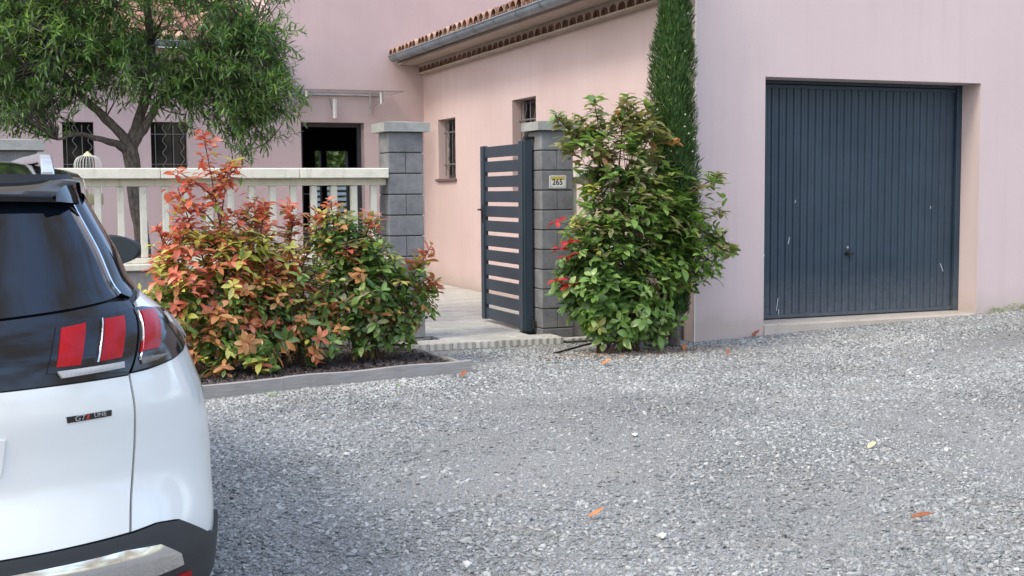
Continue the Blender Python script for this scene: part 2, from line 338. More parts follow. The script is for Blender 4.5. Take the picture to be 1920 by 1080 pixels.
# stones -------------------------------------------------------------
def stone_mesh(seed, mat, flat=.6):
    r = random.Random(seed); bm = bmesh.new(); bmesh.ops.create_icosphere(bm, subdivisions=1, radius=.5)
    sx, sy, sz = r.uniform(.85, 1.25), r.uniform(.65, 1.0), r.uniform(flat*.7, flat*1.1)
    for v in bm.verts:
        k = r.uniform(.72, 1.15); v.co = Vector((v.co.x*sx*k, v.co.y*sy*k, v.co.z*sz*k))
    if len(bm.verts) > 30: pass
    me = bpy.data.meshes.new('stone_shape'); bm.to_mesh(me); bm.free(); me.materials.append(mat); return me
def scatter(name, P, R, SC, meshes, label, pick=None):
    """loose pieces scattered as one object: a point cloud instanced by geometry nodes"""
    col = bpy.data.collections.new(name+'_shapes')
    for i, m in enumerate(meshes): col.objects.link(bpy.data.objects.new('%s_shape' % name, m))
    me = bpy.data.meshes.new(name); me.vertices.add(len(P)); me.vertices.foreach_set('co', np.asarray(P, dtype=np.float32).ravel())
    a = me.attributes.new('rot', 'FLOAT_VECTOR', 'POINT'); a.data.foreach_set('vector', np.asarray(R, dtype=np.float32).ravel())
    a = me.attributes.new('sc', 'FLOAT_VECTOR', 'POINT'); a.data.foreach_set('vector', np.asarray(SC, dtype=np.float32).ravel())
    a = me.attributes.new('pick', 'INT', 'POINT'); a.data.foreach_set('value', (np.arange(len(P)) % len(meshes) if pick is None else pick).astype(np.int32))
    o = bpy.data.objects.new(name, me); COL.objects.link(o)
    g = bpy.data.node_groups.new(name, 'GeometryNodeTree'); g.interface.new_socket('Geometry', in_out='INPUT', socket_type='NodeSocketGeometry'); g.interface.new_socket('Geometry', in_out='OUTPUT', socket_type='NodeSocketGeometry')
    N = g.nodes; L = g.links; gi = N.new('NodeGroupInput'); go = N.new('NodeGroupOutput')
    ci = N.new('GeometryNodeCollectionInfo'); ci.inputs[0].default_value = col; ci.inputs['Separate Children'].default_value = True; ci.inputs['Reset Children'].default_value = True
    ip = N.new('GeometryNodeInstanceOnPoints'); ip.inputs['Pick Instance'].default_value = True
    def att(n, t):
        x = N.new('GeometryNodeInputNamedAttribute'); x.data_type = t; x.inputs[0].default_value = n; return x.outputs[0]
    e2r = N.new('FunctionNodeEulerToRotation'); L.new(att('rot', 'FLOAT_VECTOR'), e2r.inputs[0])
    L.new(gi.outputs[0], ip.inputs['Points']); L.new(ci.outputs[0], ip.inputs['Instance']); L.new(att('pick', 'INT'), ip.inputs['Instance Index'])
    L.new(e2r.outputs[0], ip.inputs['Rotation']); L.new(att('sc', 'FLOAT_VECTOR'), ip.inputs['Scale']); L.new(ip.outputs[0], go.inputs[0])
    md = o.modifiers.new('scatter', 'NODES'); md.node_group = g
    return tag(o, label, kind='stuff')
def fbm(x, y, f, seed=0):
    r = np.random.default_rng(seed); v = np.zeros_like(x); a = 1.; tot = 0
    for o_ in range(4):
        for k in range(5):
            th = r.uniform(0, 6.28); ph = r.uniform(0, 6.28); fr = f*(2**o_)*r.uniform(.7, 1.4)
            v += a*np.sin(fr*(x*np.cos(th)+y*np.sin(th))+ph); tot += a*.5
        a *= .6
    return v/tot
MT['palestone'] = stonemat('washed_pale_chips', [(0, (.33, .335, .32)), (.5, (.43, .432, .41)), (1, (.56, .555, .52))])
def gravel_points(n, s0, s1, dens_lo, near=False):
    x = rng.uniform(-1.5, 13.5, n); y = rng.uniform(1.6 if not near else 1.6, 12.0 if not near else 8.5, n)
    ok = (x < .7*y+1.4+1.5) & (x > -.06*y-.2-.8)
    ok &= ~((y > 10.42) & (x > 5.95)) & ~((y > 10.86) & (x < 5.95) & (x > 3.2)) & ~((y > 8.98+.205*(x-1.138)) & (x < 3.42) & (x > -3))
    f = fbm(x, y, 1.1, 3); g_ = fbm(x, y, 4.5, 5)
    band = np.exp(-((y-(8.2+.2*x))/.8)**2)*.8+np.exp(-((y-9.9)/.7)**2)*.5       # loose stones lie thickest along the planter and the wall
    d = dens_lo+(1-dens_lo)*np.clip(.38+.75*f+.35*g_+band, 0, 1)
    ok &= rng.uniform(0, 1, n) < d
    x, y = x[ok], y[ok]; m = len(x)
    s = s0*(s1/s0)**(rng.uniform(0, 1, m)**1.6)
    z = .037*np.maximum(0, x-5.95)+s*.10+np.where((x > -1) & (x < 13) & (y > 1) & (y < 10), .006*np.sin(x*2.1+y)+.005*np.sin(y*3.3-x*1.2), 0)
    P = np.stack([x, y, z], 1); R = np.stack([rng.normal(0, .35, m), rng.normal(0, .35, m), rng.uniform(0, 6.28, m)], 1)
    return P, R, np.stack([s*rng.uniform(.9, 1.3, m), s*rng.uniform(.8, 1.1, m), s*rng.uniform(.7, 1.1, m)], 1)
A1 = gravel_points(520000, .011, .034, .16); A2 = gravel_points(470000, .006, .011, .9, True)
P, R_, SC = [np.concatenate([u, v]) for u, v in zip(A1, A2)]
perm = rng.permutation(len(P))
P, R_, SC = P[perm], R_[perm], SC[perm]; gx_, gy_ = P[:, 0], P[:, 1]
prob = .05+.62*np.exp(-((gy_-(8.75+.2*(gx_-1.1)))/.32)**2)*(gx_ < 2.9)+.25*np.exp(-((gy_-9.6)/1.2)**2)+.14*np.clip(fbm(gx_, gy_, .9, 11), 0, 1)
pk = np.where(rng.uniform(0, 1, len(P)) < prob, 6+np.arange(len(P)) % 3, np.arange(len(P)) % 6)
scatter('loose_gravel', P, R_, SC, [stone_mesh(i, MT['stone'] if i < 6 else MT['palestone']) for i in range(9)], 'loose grey and pale limestone gravel covering the yard', pk)

# ---------------------------------------------------------------- walls with openings
def wall(mb, axis, plane, thick, u0, u1, z0, z1, holes):
    """axis 'x': wall runs along x at y=plane..plane+thick; axis 'y': runs along y at x=plane..plane+thick"""
    us = sorted({u0, u1, *[h for q in holes for h in q[:2]]}); zs = sorted({z0, z1, *[h for q in holes for h in q[2:]]})
    def solid(i, k):
        if not (0 <= i < len(us)-1 and 0 <= k < len(zs)-1): return False
        cu_, cz = (us[i]+us[i+1])/2, (zs[k]+zs[k+1])/2
        return not any(a < cu_ < b_ and c < cz < d for a, b_, c, d in holes)
    P = (lambda u, t, z: (u, plane+t, z)) if axis == 'x' else (lambda u, t, z: (plane+t, u, z))
    for i in range(len(us)-1):
        for k in range(len(zs)-1):
            if not solid(i, k): continue
            a, b_, c, d = us[i], us[i+1], zs[k], zs[k+1]
            for t in (0, thick): mb.add([P(a, t, c), P(b_, t, c), P(b_, t, d), P(a, t, d)], [(0, 1, 2, 3)])
            if not solid(i-1, k): mb.add([P(a, 0, c), P(a, thick, c), P(a, thick, d), P(a, 0, d)], [(0, 1, 2, 3)])
            if not solid(i+1, k): mb.add([P(b_, 0, c), P(b_, thick, c), P(b_, thick, d), P(b_, 0, d)], [(0, 1, 2, 3)])
            if not solid(i, k-1): mb.add([P(a, 0, c), P(b_, 0, c), P(b_, thick, c), P(a, thick, c)], [(0, 1, 2, 3)])
            if not solid(i, k+1): mb.add([P(a, 0, d), P(b_, 0, d), P(b_, thick, d), P(a, thick, d)], [(0, 1, 2, 3)])
def raw(mb, name, mat, parent, merge=True):
    o = mb.build(name, mat, parent)
    bm = bmesh.new(); bm.from_mesh(o.data); bmesh.ops.remove_doubles(bm, verts=bm.verts[:], dist=1e-4); bmesh.ops.recalc_face_normals(bm, faces=bm.faces[:]); bm.to_mesh(o.data); bm.free(); return o

# garage wing --------------------------------------------------------
X0, YG, YH = 5.991, 10.448, 19.107
GB = thing('garage_building', (X0, YG, 0), 'pale pink rendered garage wing with tiled eave, barred windows and blue-grey garage door', 'building')
OX0, OX1, OZ0, OZ1 = 6.772, 9.43, .125, 2.574
b = MB(); wall(b, 'x', YG, .32, X0+.002, 14.0, -.2, 3.62, [(OX0, OX1, OZ0, OZ1)])
b.prism([(X0+.002, YG, 3.62), (14.0, YG, 3.62), (14, YG, 5.95), (X0+.002, YG, 3.70)], (0, 0, 0), (0, .32, 0))
raw(b, 'front_wall', MT['garage'], GB)
b = MB(); wall(b, 'y', X0, .30, YG+.003, YH, -.2, 3.62, [(17.55, 18.37, 1.68, 2.585), (14.42, 15.23, 1.45, 2.667)])
raw(b, 'side_wall', MT['wall'], GB)
# shallow render edge bead on the corner
b = MB().box(X0-.004, YG-.004, -.1, X0+.006, YG+.006, 3.7); b.build('corner_bead', MT['cast'], GB)
# reveals lining / back of garage is dark
b = MB().box(6.4, YG+.9, 0, 9.9, YG+.95, 3.0); b.build('garage_interior', MT['dark'], GB)
# garage door: ribbed up-and-over leaf of vertical panels
gd = MB(); DY = YG+.285; dx0, dx1 = OX0+.07, OX1-.075; dz0, dz1 = OZ0+.035, OZ1-.045
gd.box(dx0, DY+.03, dz0, dx1, DY+.05, dz1); door = gd.build('garage_door', MT['gdoor'], GB)
npan = 28; pw = (dx1-dx0-.04)/npan
pm = MB(); g = .011
pm.prism([(g*.5, 0, 0), (g*1.2, -.013, 0), (pw*.5-.002, -.0135, 0), (pw*.5, -.0105, 0), (pw*.5+.002, -.0135, 0), (pw-g*1.2, -.013, 0), (pw-g*.5, 0, 0)], (0, 0, 0), (0, 0, dz1-dz0-.07))
pme = pm.mesh('door_panel', MT['gdoor'])
for i in range(npan): inst('door_panel', pme, (dx0+.02+i*pw, DY+.03, dz0+.035), parent=door, org=GB.location)
b = MB().box(dx0, DY+.006, dz0, dx1, DY+.0295, dz0+.034); b.build('bottom_rail', MT['gdoor'], door)
b = MB().box(dx0, DY+.006, dz1-.034, dx1, DY+.0295, dz1); b.build('top_rail', MT['gdoor'], door)
for x0, x1 in ((OX0+.002, dx0-.008), (dx1+.008, OX1-.002)):
    MB().box(x0, DY-.012, OZ0+.02, x1, DY+.055, OZ1-.002, .003).build('door_frame', MT['gdoor'], GB)
MB().box(OX0+.002, DY+.0, dz1+.01, OX1-.002, DY+.056, OZ1-.003).build('door_frame', MT['gdoor'], GB)
hx, hz = 7.975, .80
b = MB(); b.tube([(hx, DY+.02, hz), (hx, DY-.03, hz)], .022, 12); b.tube([(hx-.005, DY-.03, hz), (hx+.055, DY-.034, hz+.004)], [.014, .012], 8); b.tube([(hx+.05, DY-.03, hz+.006), (hx+.052, DY+.0, hz+.006)], .012, 8)
b.build('door_handle', MT['ink'], door, smooth=True)
b = MB(); b.tube([(hx, DY+.018, hz+.065), (hx, DY-.004, hz+.065)], .012, 12); b.build('lock_cylinder', MT['steel'], door, smooth=True)
for sx, sz, a, l in ((6.95, .78, .25, .075), (6.945, .69, .1, .02), (7.255, .95, .15, .07), (7.33, 1.35, .2, .03), (9.235, .62, -.5, .085), (7.12, .30, .12, .13), (7.14, .22, .1, .05), (9.05, 1.27, .1, .03)):
    b = MB(); b.prism([(sx-.003, DY+.0155, sz-l/2), (sx+.004, DY+.0155, sz-l/2), (sx+.006+a*l, DY+.0155, sz+l/2), (sx+a*l-.001, DY+.0155, sz+l/2)], (0, 0, 0), (0, -.0012, 0)); b.build('scratch_mark', MT['scratch'], door)
b = MB(); b.prism([(OX0-.0, YG-.012, OZ0-.11), (OX0, YG-.012, OZ0-.003), (OX0, YG+.02, OZ0+.012), (OX0, DY+.1, OZ0+.022), (OX0, DY+.1, OZ0-.11)], (.003, 0, 0), (OX1-OX0-.003, 0, 0)); b.build('threshold', MT['stonesill'], GB)
# windows of the side wall
def grille(parent, axis, u0, u1, z0, z1, pl, n, mat, rail_t=.012):
    f = (lambda u, z, t=0: (pl+t, u, z)) if axis == 'y' else (lambda u, z, t=0: (u, pl+t, z))
    for zz in (z0+(z1-z0)*.24, z0+(z1-z0)*.78):
        m = MB(); m.tube([f(u0, zz), f(u1, zz)], rail_t, 6); m.build('grille_rail', mat, parent)
    for i in range(n):
        u = u0+(u1-u0)*(i+.5)/n; m = MB()
        if i % 2 == 0: m.tube([f(u, z0+.04, -.006), f(u, z1-.04, -.006)], .007, 6)
        else: m.tube([f(u+.026*math.sin(k*6.283/10), z0+.04+(z1-z0-.08)*k/40, -.006) for k in range(41)], .006, 5)
        m.build('grille_bar', mat, parent, smooth=True)
for y0, y1, z0, z1 in ((17.55, 18.37, 1.68, 2.585), (14.42, 15.23, 1.45, 2.667)):
    m = MB(); m.box(X0+.20, y0+.003, z0+.003, X0+.215, y1-.003, z1-.003); wdw = m.build('window', MT['darkwin'], GB)
    m = MB(); t_ = .05
    m.box(X0+.17, y0+.004, z0+.004, X0+.199, y0+t_, z1-.004); m.box(X0+.17, y1-t_, z0+.004, X0+.199, y1-.004, z1-.004)
    m.box(X0+.17, y0+t_+.001, z1-t_, X0+.199, y1-t_-.001, z1-.004); m.box(X0+.17, y0+t_+.001, z0+.004, X0+.199, y1-t_-.001, z0+t_); m.build('window_frame', MT['frame'], wdw)
    grille(wdw, 'y', y0+.002, y1-.002, z0, z1, X0+.10, 5, MT['irondark'])
    m = MB(); m.box(X0-.045, y0-.05, z0-.045, X0+.165, y1+.05, z0-.002, .006); m.build('window_sill', MT['sill'], GB)
# eave: genoise row, slab, gutter, tiles
ya, yb = YG-.02, YH-.02; pitch = .208; nt = int((yb-ya)/pitch)
GZ = 3.36
m = MB()
for i in range(nt):
    y = ya+i*pitch; c = y+pitch/2; r = .074
    arc = [(c-r*math.cos(math.pi*k/8), GZ+r*1.15*math.sin(math.pi*k/8)) for k in range(9)]
    top = GZ+.125
    poly = [(y, GZ), *arc, (y+pitch, GZ), (y+pitch, top), (y, top)]
    vs = [(X0-.11, p, q) for p, q in poly]; n = len(poly)
    fs = []
    # front face as quads from arch to top edge
    tops = [(X0-.11, y+pitch*k/10, top) for k in range(11)]
    low = [(X0-.11, y, GZ)]+[(X0-.11, p, q) for p, q in arc]+[(X0-.11, y+pitch, GZ)]
    m.grid([low, tops]); m.grid([[(X0-.11, p, q) for _, p, q in low], [(X0-.003, p, q) for _, p, q in low]])
m.build('eave_mortar', MT['genmortar'], GB)
tm = MB(); tr = .073
tm.grid([[(x, -tr*math.cos(math.pi*k/8)*(1), tr*1.15*math.sin(math.pi*k/8)) for k in range(9)] for x in (-.128, 0)])
tm.grid([[(x, -(tr-.012)*math.cos(math.pi*k/8), (tr-.012)*1.15*math.sin(math.pi*k/8)) for k in range(9)] for x in (-.128, 0)])
tm.grid([[(-.128, -q*math.cos(math.pi*k/8), q*1.15*math.sin(math.pi*k/8)) for k in range(9)] for q in (tr-.012, tr)])
tme = tm.mesh('cornice_tile', MT['tiledark'], smooth=True)
for i in range(nt): inst('cornice_tile', tme, (X0-.003, ya+(i+.5)*pitch, GZ+.001), rot=(0, random.uniform(-.03, .03), 0), parent=GB)
m = MB()
for i in range(nt): m.box(X0-.125-random.uniform(0, .012), ya+i*pitch+.006, GZ-.022, X0-.002, ya+(i+1)*pitch-.006, GZ-.002)
m.build('corbel_course', MT['genmortar'], GB)
m = MB().box(X0-.42, ya, GZ+.127, X0+.3, yb, GZ+.16); m.build('eave_slab', MT['genmortar'], GB)
RS = .30
def roof_tiles(parent, n, start, along, up, rows, z0):
    """canal tiles: covers and channels; along/up unit vectors; first row single objects"""
    L_ = .46
    def half(conv, r1, r2):
        q = MB(); s_ = 1 if conv else -1
        for rr in (0, .011):
            q.grid([[Vector(up)*(L_*k2)+Vector(along)*((r1 if k2 == 0 else r2)-rr)*math.cos(math.pi*k/8)+Vector((0, 0, s_*((r1 if k2 == 0 else r2)-rr)*1.0*math.sin(math.pi*k/8))) for k in range(9)] for k2 in (0, 1)])
        q.grid([[Vector(along)*(r1-rr)*math.cos(math.pi*k/8)+Vector((0, 0, s_*(r1-rr)*math.sin(math.pi*k/8))) for k in range(9)] for rr in (0, .011)])
        return q
    cov = half(True, .096, .078); chn = half(False, .075, .088)
    cm = cov.mesh('roof_tile', MT['tile'], smooth=True); hm = chn.mesh('channel_tile', MT['tile'], smooth=True)
    rest = MB()
    for i in range(n):
        p = Vector(start)+Vector(along)*(i+.5)*pitch
        j = random.uniform(-.02, .02)
        inst('roof_tile', cm, p+Vector(up)*j+Vector((0, 0, z0+.06)), rot=(random.uniform(-.02, .02),)*3, parent=parent, org=root_loc(parent))
        inst('channel_tile', hm, p+Vector(along)*pitch*.5+Vector(up)*j+Vector((0, 0, z0+.075)), parent=parent, org=root_loc(parent))
        for r_ in range(1, rows):
            for q, dz in ((cov, .06+.016), (chn, .075+.012)):
                o_ = p+Vector(up)*(r_*.40)+Vector((0, 0, z0+dz))+(Vector(along)*pitch*.5 if q is chn else Vector())
                rest.add([Vector(v)+o_ for v in q.v], q.f)
    t_ = rest.build('upper_roof_tiles', MT['tile'], parent, smooth=True); t_['kind'] = 'stuff'
roof = MB(); sl = Vector((1, 0, RS)).normalized()
roof.prism([(X0-.46, ya, GZ+.165), (X0-.46, ya, GZ+.195), (14, ya, GZ+.195+(14-X0+.46)*RS), (14, ya, GZ+.165+(14-X0+.46)*RS)], (0, .0, 0), (0, yb-ya, 0))
rf = roof.build('roof', MT['genmortar'], GB)
roof_tiles(rf, nt+1, (X0-.55, ya-.05, GZ+.215), (0, 1, 0), tuple(sl), 7, 0)
def gutter(parent, p0, p1, r, outdir, bands):
    p0, p1 = Vector(p0), Vector(p1); d = (p1-p0).normalized(); o_ = Vector(outdir)
    m = MB()
    for rr in (r, r-.004): m.grid([[p+o_*rr*math.cos(math.pi*k/10)-Vector((0, 0, rr*math.sin(math.pi*k/10))) for k in range(11)] for p in (p0, p1)])
    for p in (p0, p1): m.add([p+o_*r*math.cos(math.pi*k/10)-Vector((0, 0, r*math.sin(math.pi*k/10))) for k in range(11)], [tuple(range(11))])
    m.tube([p0+o_*(r+.004), p1+o_*(r+.004)], .010, 8)
    g_ = m.build('gutter', MT['zinc'], parent, smooth=True)
    L_ = (p1-p0).length; k2 = int(L_/bands)
    for i in range(k2+1):
        c = p0+d*(bands*.3+i*bands); q = MB()
        if (c-p0).dot(d) > L_: break
        for a_ in (0, 1): q.grid([[c+d*w_+o_*(r+.006)*math.cos(math.pi*k/10)-Vector((0, 0, (r+.006)*math.sin(math.pi*k/10))) for k in range(11)] for w_ in (-.014, .014)])
        q.build('gutter_bracket', MT['zinc'], g_, smooth=True)
    return g_
gutter(GB, (5.435, ya-.03, 3.555), (5.435, 18.86, 3.59), .087, (-1, 0, 0), .72)
m = MB(); m.tube([(5.935, YG+.24, -.05), (5.935, YG+.24, 3.2), (5.90, YG+.24, 3.28), (5.5, YG+.24, 3.42), (5.46, YG+.24, 3.5)], .042, 12); m.build('downpipe', MT['zinc'], GB, smooth=True)

# house ---------------------------------------------------------------
HS = thing('house', (0, YH, 0), 'dusky pink two-storey house behind the fence with a glass-canopied doorway', 'building')
b = MB(); holes = [(4.0, 5.005, .0, 2.572), (.526, .957, 1.72, 2.53), (1.757, 2.281, 1.72, 2.545)]
wall(b, 'x', YH, .3, -9, 3.53, -.2, 3.62, holes[1:]); wall(b, 'x', YH, .3, 3.53, X0+.3, -.2, 6.4, holes[:1]); wall(b, 'x', YH, .3, X0+.3, 14, 3.0, 6.4, [])
raw(b, 'front_wall', MT['wall2'], HS)
b = MB(); wall(b, 'y', 3.53, .3, YH+.302, 25, 2.5, 6.4, []); raw(b, 'upper_side_wall', MT['wall'], HS)
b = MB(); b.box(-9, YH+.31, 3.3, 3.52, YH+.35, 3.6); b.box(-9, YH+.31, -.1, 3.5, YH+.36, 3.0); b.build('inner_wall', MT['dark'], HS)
for x0, x1, z0, z1 in holes[1:]:
    w_ = MB().box(x0+.002, YH+.14, z0+.002, x1-.002, YH+.15, z1-.002).build('window', MT['darkwin'], HS)
    grille(w_, 'x', x0+.002, x1-.002, z0, z1, YH+.05, 4, MT['irondark'], .007)
    MB().box(x0-.05, YH-.05, z0-.05, x1+.05, YH+.135, z0-.002, .006).build('window_sill', MT['cast'], HS)
# interior seen through the doorway, with a glazed opening at the back
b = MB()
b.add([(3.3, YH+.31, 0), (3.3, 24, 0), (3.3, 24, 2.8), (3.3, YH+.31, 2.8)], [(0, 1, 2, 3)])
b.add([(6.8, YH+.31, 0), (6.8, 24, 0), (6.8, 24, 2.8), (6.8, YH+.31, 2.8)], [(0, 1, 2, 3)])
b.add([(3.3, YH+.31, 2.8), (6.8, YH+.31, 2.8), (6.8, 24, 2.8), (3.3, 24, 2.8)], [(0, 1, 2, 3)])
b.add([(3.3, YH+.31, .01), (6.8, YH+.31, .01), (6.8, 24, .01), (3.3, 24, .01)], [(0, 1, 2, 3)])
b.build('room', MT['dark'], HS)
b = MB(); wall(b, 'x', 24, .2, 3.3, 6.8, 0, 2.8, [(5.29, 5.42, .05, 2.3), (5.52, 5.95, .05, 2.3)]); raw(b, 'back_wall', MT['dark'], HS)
b = MB(); fr = .06
b.box(4.003, YH+.20, .02, 4.003+fr, YH+.26, 2.57); b.box(4.003+fr, YH+.20, 2.51, 4.94, YH+.26, 2.57); b.box(4.94, YH+.20, .02, 5.002, YH+.26, 2.57); b.build('door_frame', MT['frame'], HS)
b = MB(); b.box(4.12, YH+.8, 1.45, 4.4, YH+1.1, 1.47); b.box(4.1, YH+.7, .0, 4.5, YH+1.2, .9, .01); b.build('cabinet', MT['frame'], HS)
b = MB()
for i in range(14): b.box(4.4, 27, .1+i*.12, 8.6, 27.03, .17+i*.12)
b.box(4.4, 27.03, .1, 4.5, 27.1, 1.9); b.box(8.5, 27.03, .1, 8.6, 27.1, 1.9)
tag(b.build('back_garden_fence', plain('blue_grey_panel', (.35, .42, .5), .6)), 'pale blue slatted fence seen through the dark doorway', 'fence')
# left low roof
b = MB(); b.prism([(-9, YH-.48, 3.60), (-9, YH-.48, 3.63), (-9, 25, 3.63+(25-YH+.48)*RS), (-9, 25, 3.60+(25-YH+.48)*RS)], (0, 0, 0), (12.52, 0, 0)); hr = b.build('roof', MT['genmortar'], HS)
upv = Vector((0, 1, RS)).normalized(); roof_tiles(hr, 28, (3.55, YH-.56, 3.62), (-1, 0, 0), tuple(upv), 14, 0)
gutter(HS, (3.66, YH-.62, 3.66), (-4, YH-.62, 3.66), .085, (0, -1, 0), .8)
b = MB().box(-9, YH-.42, 3.46, 3.5, YH-.002, 3.595); b.build('eave_slab', MT['genmortar'], HS)
# canopy over the door
cn = MB(); cn.box(3.2, YH-.78, 3.003, 5.43, YH-.02, 3.015); cg = cn.build('door_canopy', MT['cglass'], HS)
m = MB(); m.box(3.2, YH-.786, 3.002, 5.43, YH-.781, 3.016); m.box(5.431, YH-.78, 3.002, 5.436, YH-.02, 3.016); m.build('glass_edge', MT['glassedge'], cg)
m = MB(); m.tube([(3.3, YH-.03, 2.985), (5.25, YH-.03, 2.985)], .014, 8); m.build('wall_rail', MT['glassedge'], cg)
for bx in (3.95, 5.10):
    m = MB(); m.tube([(bx, YH-.03, 3.06), (bx, YH-.03, 2.72)], .016, 8); m.tube([(bx, YH-.03, 2.80), (bx+.02, YH-.62, 2.86)], .022, 8); m.tube([(bx+.02, YH-.62, 2.83), (bx+.02, YH-.62, 3.0)], .032, 10)
    m.build('canopy_bracket', MT['steel'], cg, smooth=True)
m = MB(); m.tube([(4.44, YH-.05, 2.98), (4.475, YH-.07, 2.78)], .006, 6); m.build('lamp_arm', MT['glassedge'], HS)
m = MB(); m.tube([(4.52, YH-.09, 2.93), (4.52, YH-.09, 2.63)], .036, 12); m.build('wall_lamp', MT['lampbody'], HS, smooth=True)

# ---------------------------------------------------------------- pillars
YP = 11.233
def pillar(x0, name, label, ztop=2.04, capw=.055, y0=YP, w=.34, n=11, bh=.1955, lab=None):
    T = thing(name, (x0, y0, 0), label, 'pillar', group='block gate pillars')
    MB().box(x0+.012, y0+.012, -.05, x0+w-.012, y0+w-.012, ztop-.002).build('joint_core', MT['mortar'], T)
    full = MB().box(0, 0, 0, w, w, bh-.009, .006).mesh('block', MT['block']); half = MB().box(0, 0, 0, w/2-.0015, w, bh-.009, .006).mesh('half_block', MT['block'])
    for i in range(n):
        z = ztop-(i+1)*bh+.004
        if z < -.14: break
        if i % 2 == 0: inst('block', full, (x0+random.uniform(-.001, .001), y0, z), parent=T)
        else:
            inst('half_block', half, (x0, y0+random.uniform(0, .002), z), parent=T); inst('half_block', half, (x0+w/2+.0015, y0+random.uniform(0, .002), z), parent=T)
    m = MB(); a, c = capw, .085
    vs = [(x0-a, y0-a, ztop), (x0+w+a, y0-a, ztop), (x0+w+a, y0+w+a, ztop), (x0-a, y0+w+a, ztop)]
    m.add(vs+[(v[0], v[1], ztop+c) for v in vs]+[(x0+w/2, y0+w/2, ztop+c+.02)], [(0, 3, 2, 1), (0, 1, 5, 4), (1, 2, 6, 5), (2, 3, 7, 6), (3, 0, 4, 7), (4, 5, 8), (5, 6, 8), (6, 7, 8), (7, 4, 8)])
    m.build('cap', MT['cap'], T); return T
pillar(3.170, 'gate_pillar', 'grey block pillar left of the open gate, beside the balustrade end')
pillar(4.722, 'gate_pillar', 'grey block pillar right of the open gate, carrying the number plate', ztop=2.07)
pillar(-.235, 'gate_pillar', 'grey capped block pillar showing just above the car roof', ztop=1.85, n=10)
# ---------------------------------------------------------------- balustrade fences
def balustrade(x0, x1, label, name='balustrade_fence', bal0=None, step=.19, zt=1.70, wallmat=None, caplen=1.0, seed=0):
    y0 = YP+.03; T = thing(name, ((x0+x1)/2, y0, 0), label, 'fence')
    MB().box(x0, y0, -.1, x1, y0+.2, .80).build('low_wall', MT['lowwall'], T)
    MB().box(x0, y0-.03, .802, x1, y0+.23, .862, .008).build('wall_coping', MT['cast'], T)
    MB().box(x0, y0+.05, .864, x1, y0+.13, .91, .004).build('bottom_rail', MT['cast'], T)
    MB().box(x0, y0+.045, 1.542, x1, y0+.145, zt-.096, .004).build('top_rail', MT['cast'], T)
    x = x0
    k = 0; cuts = [x0]+[c for c in (-.9, .107, 1.107, 1.62, 2.33) if x0 < c < x1]+[x1] if bal0 is None else [x0, x1]
    for a, c in zip(cuts[:-1], cuts[1:]):
        MB().box(a+.0015, y0-.06, zt-.094, c-.0015, y0+.22, zt, .008).build('coping_stone', MT['cast'], T)
    bm_ = MB()
    vs = []
    bm_.box(-.029, -.03, .912, .029, .04, 1.54, .006); me = bm_.mesh('baluster', MT['cast'])
    xs_ = []
    x = bal0 if bal0 is not None else .583+step*100
    if bal0 is None:
        x = .583-step*12
    while x < x1-.03:
        if x > x0+.03: inst('baluster', me, (x, y0+.09, 0), parent=T, sc=(random.uniform(.96, 1.04), 1, 1))
        x += step
    return T
balustrade(.105, 3.168, 'long cream balustrade with cast balusters between the two left pillars')
balustrade(-4, -.237, 'cream balustrade section hidden behind the parked car', name='balustrade_fence')
balustrade(5.064, X0-.002, 'short cream balustrade between the numbered pillar and the garage wall', bal0=5.115)

# ---------------------------------------------------------------- gate
GT = thing('garden_gate', (4.62, 11.47, .06), 'open anthracite slatted metal gate between the two block pillars', 'gate')
gx = 4.62
gm = MT['gate']
MB().box(gx-.028, 12.545, .095, gx+.028, 12.635, 1.962, .004).build('latch_stile', gm, GT)
MB().box(gx-.028, 11.43, .075, gx+.028, 11.53, 1.975, .004).build('hinge_stile', gm, GT)
sm = MB().box(-.014, 11.532, 0, .014, 12.543, .1165, .003).mesh('slat', gm, (0, 0, 0))
for i in range(12): inst('slat', sm, (gx+.006, 0, .105+i*.1572), parent=GT)
MB().box(gx+.030, 11.50, .06, gx+.11, 11.58, 2.0, .004).build('hinge_post', gm, GT)
MB().box(gx-.012, 11.405, .07, gx+.075, 11.428, 1.985, .003).build('end_cover', gm, GT)
m = MB(); m.box(gx+.0, 11.40, 1.99, gx+.10, 11.46, 2.015); m.tube([(gx+.03, 11.43, 1.95), (gx+.03, 11.43, 2.05)], .014, 8); m.build('hinge', MT['ink'], GT)
m = MB(); m.box(gx-.01, 11.39, .045, gx+.10, 11.47, .068); m.tube([(gx+.07, 11.38, .10), (gx+.07, 11.38, .2)], .018, 8); m.build('hinge', MT['ink'], GT)
m = MB(); m.box(gx-.036, 12.565, 1.14, gx-.029, 12.605, 1.34, .002); m.tube([(gx-.03, 12.585, 1.28), (gx-.075, 12.585, 1.28), (gx-.08, 12.50, 1.28)], .010, 8); m.tube([(gx+.03, 12.585, 1.28), (gx+.075, 12.585, 1.28), (gx+.08, 12.68, 1.28)], .010, 8); m.build('handle', MT['ink'], GT, smooth=True)

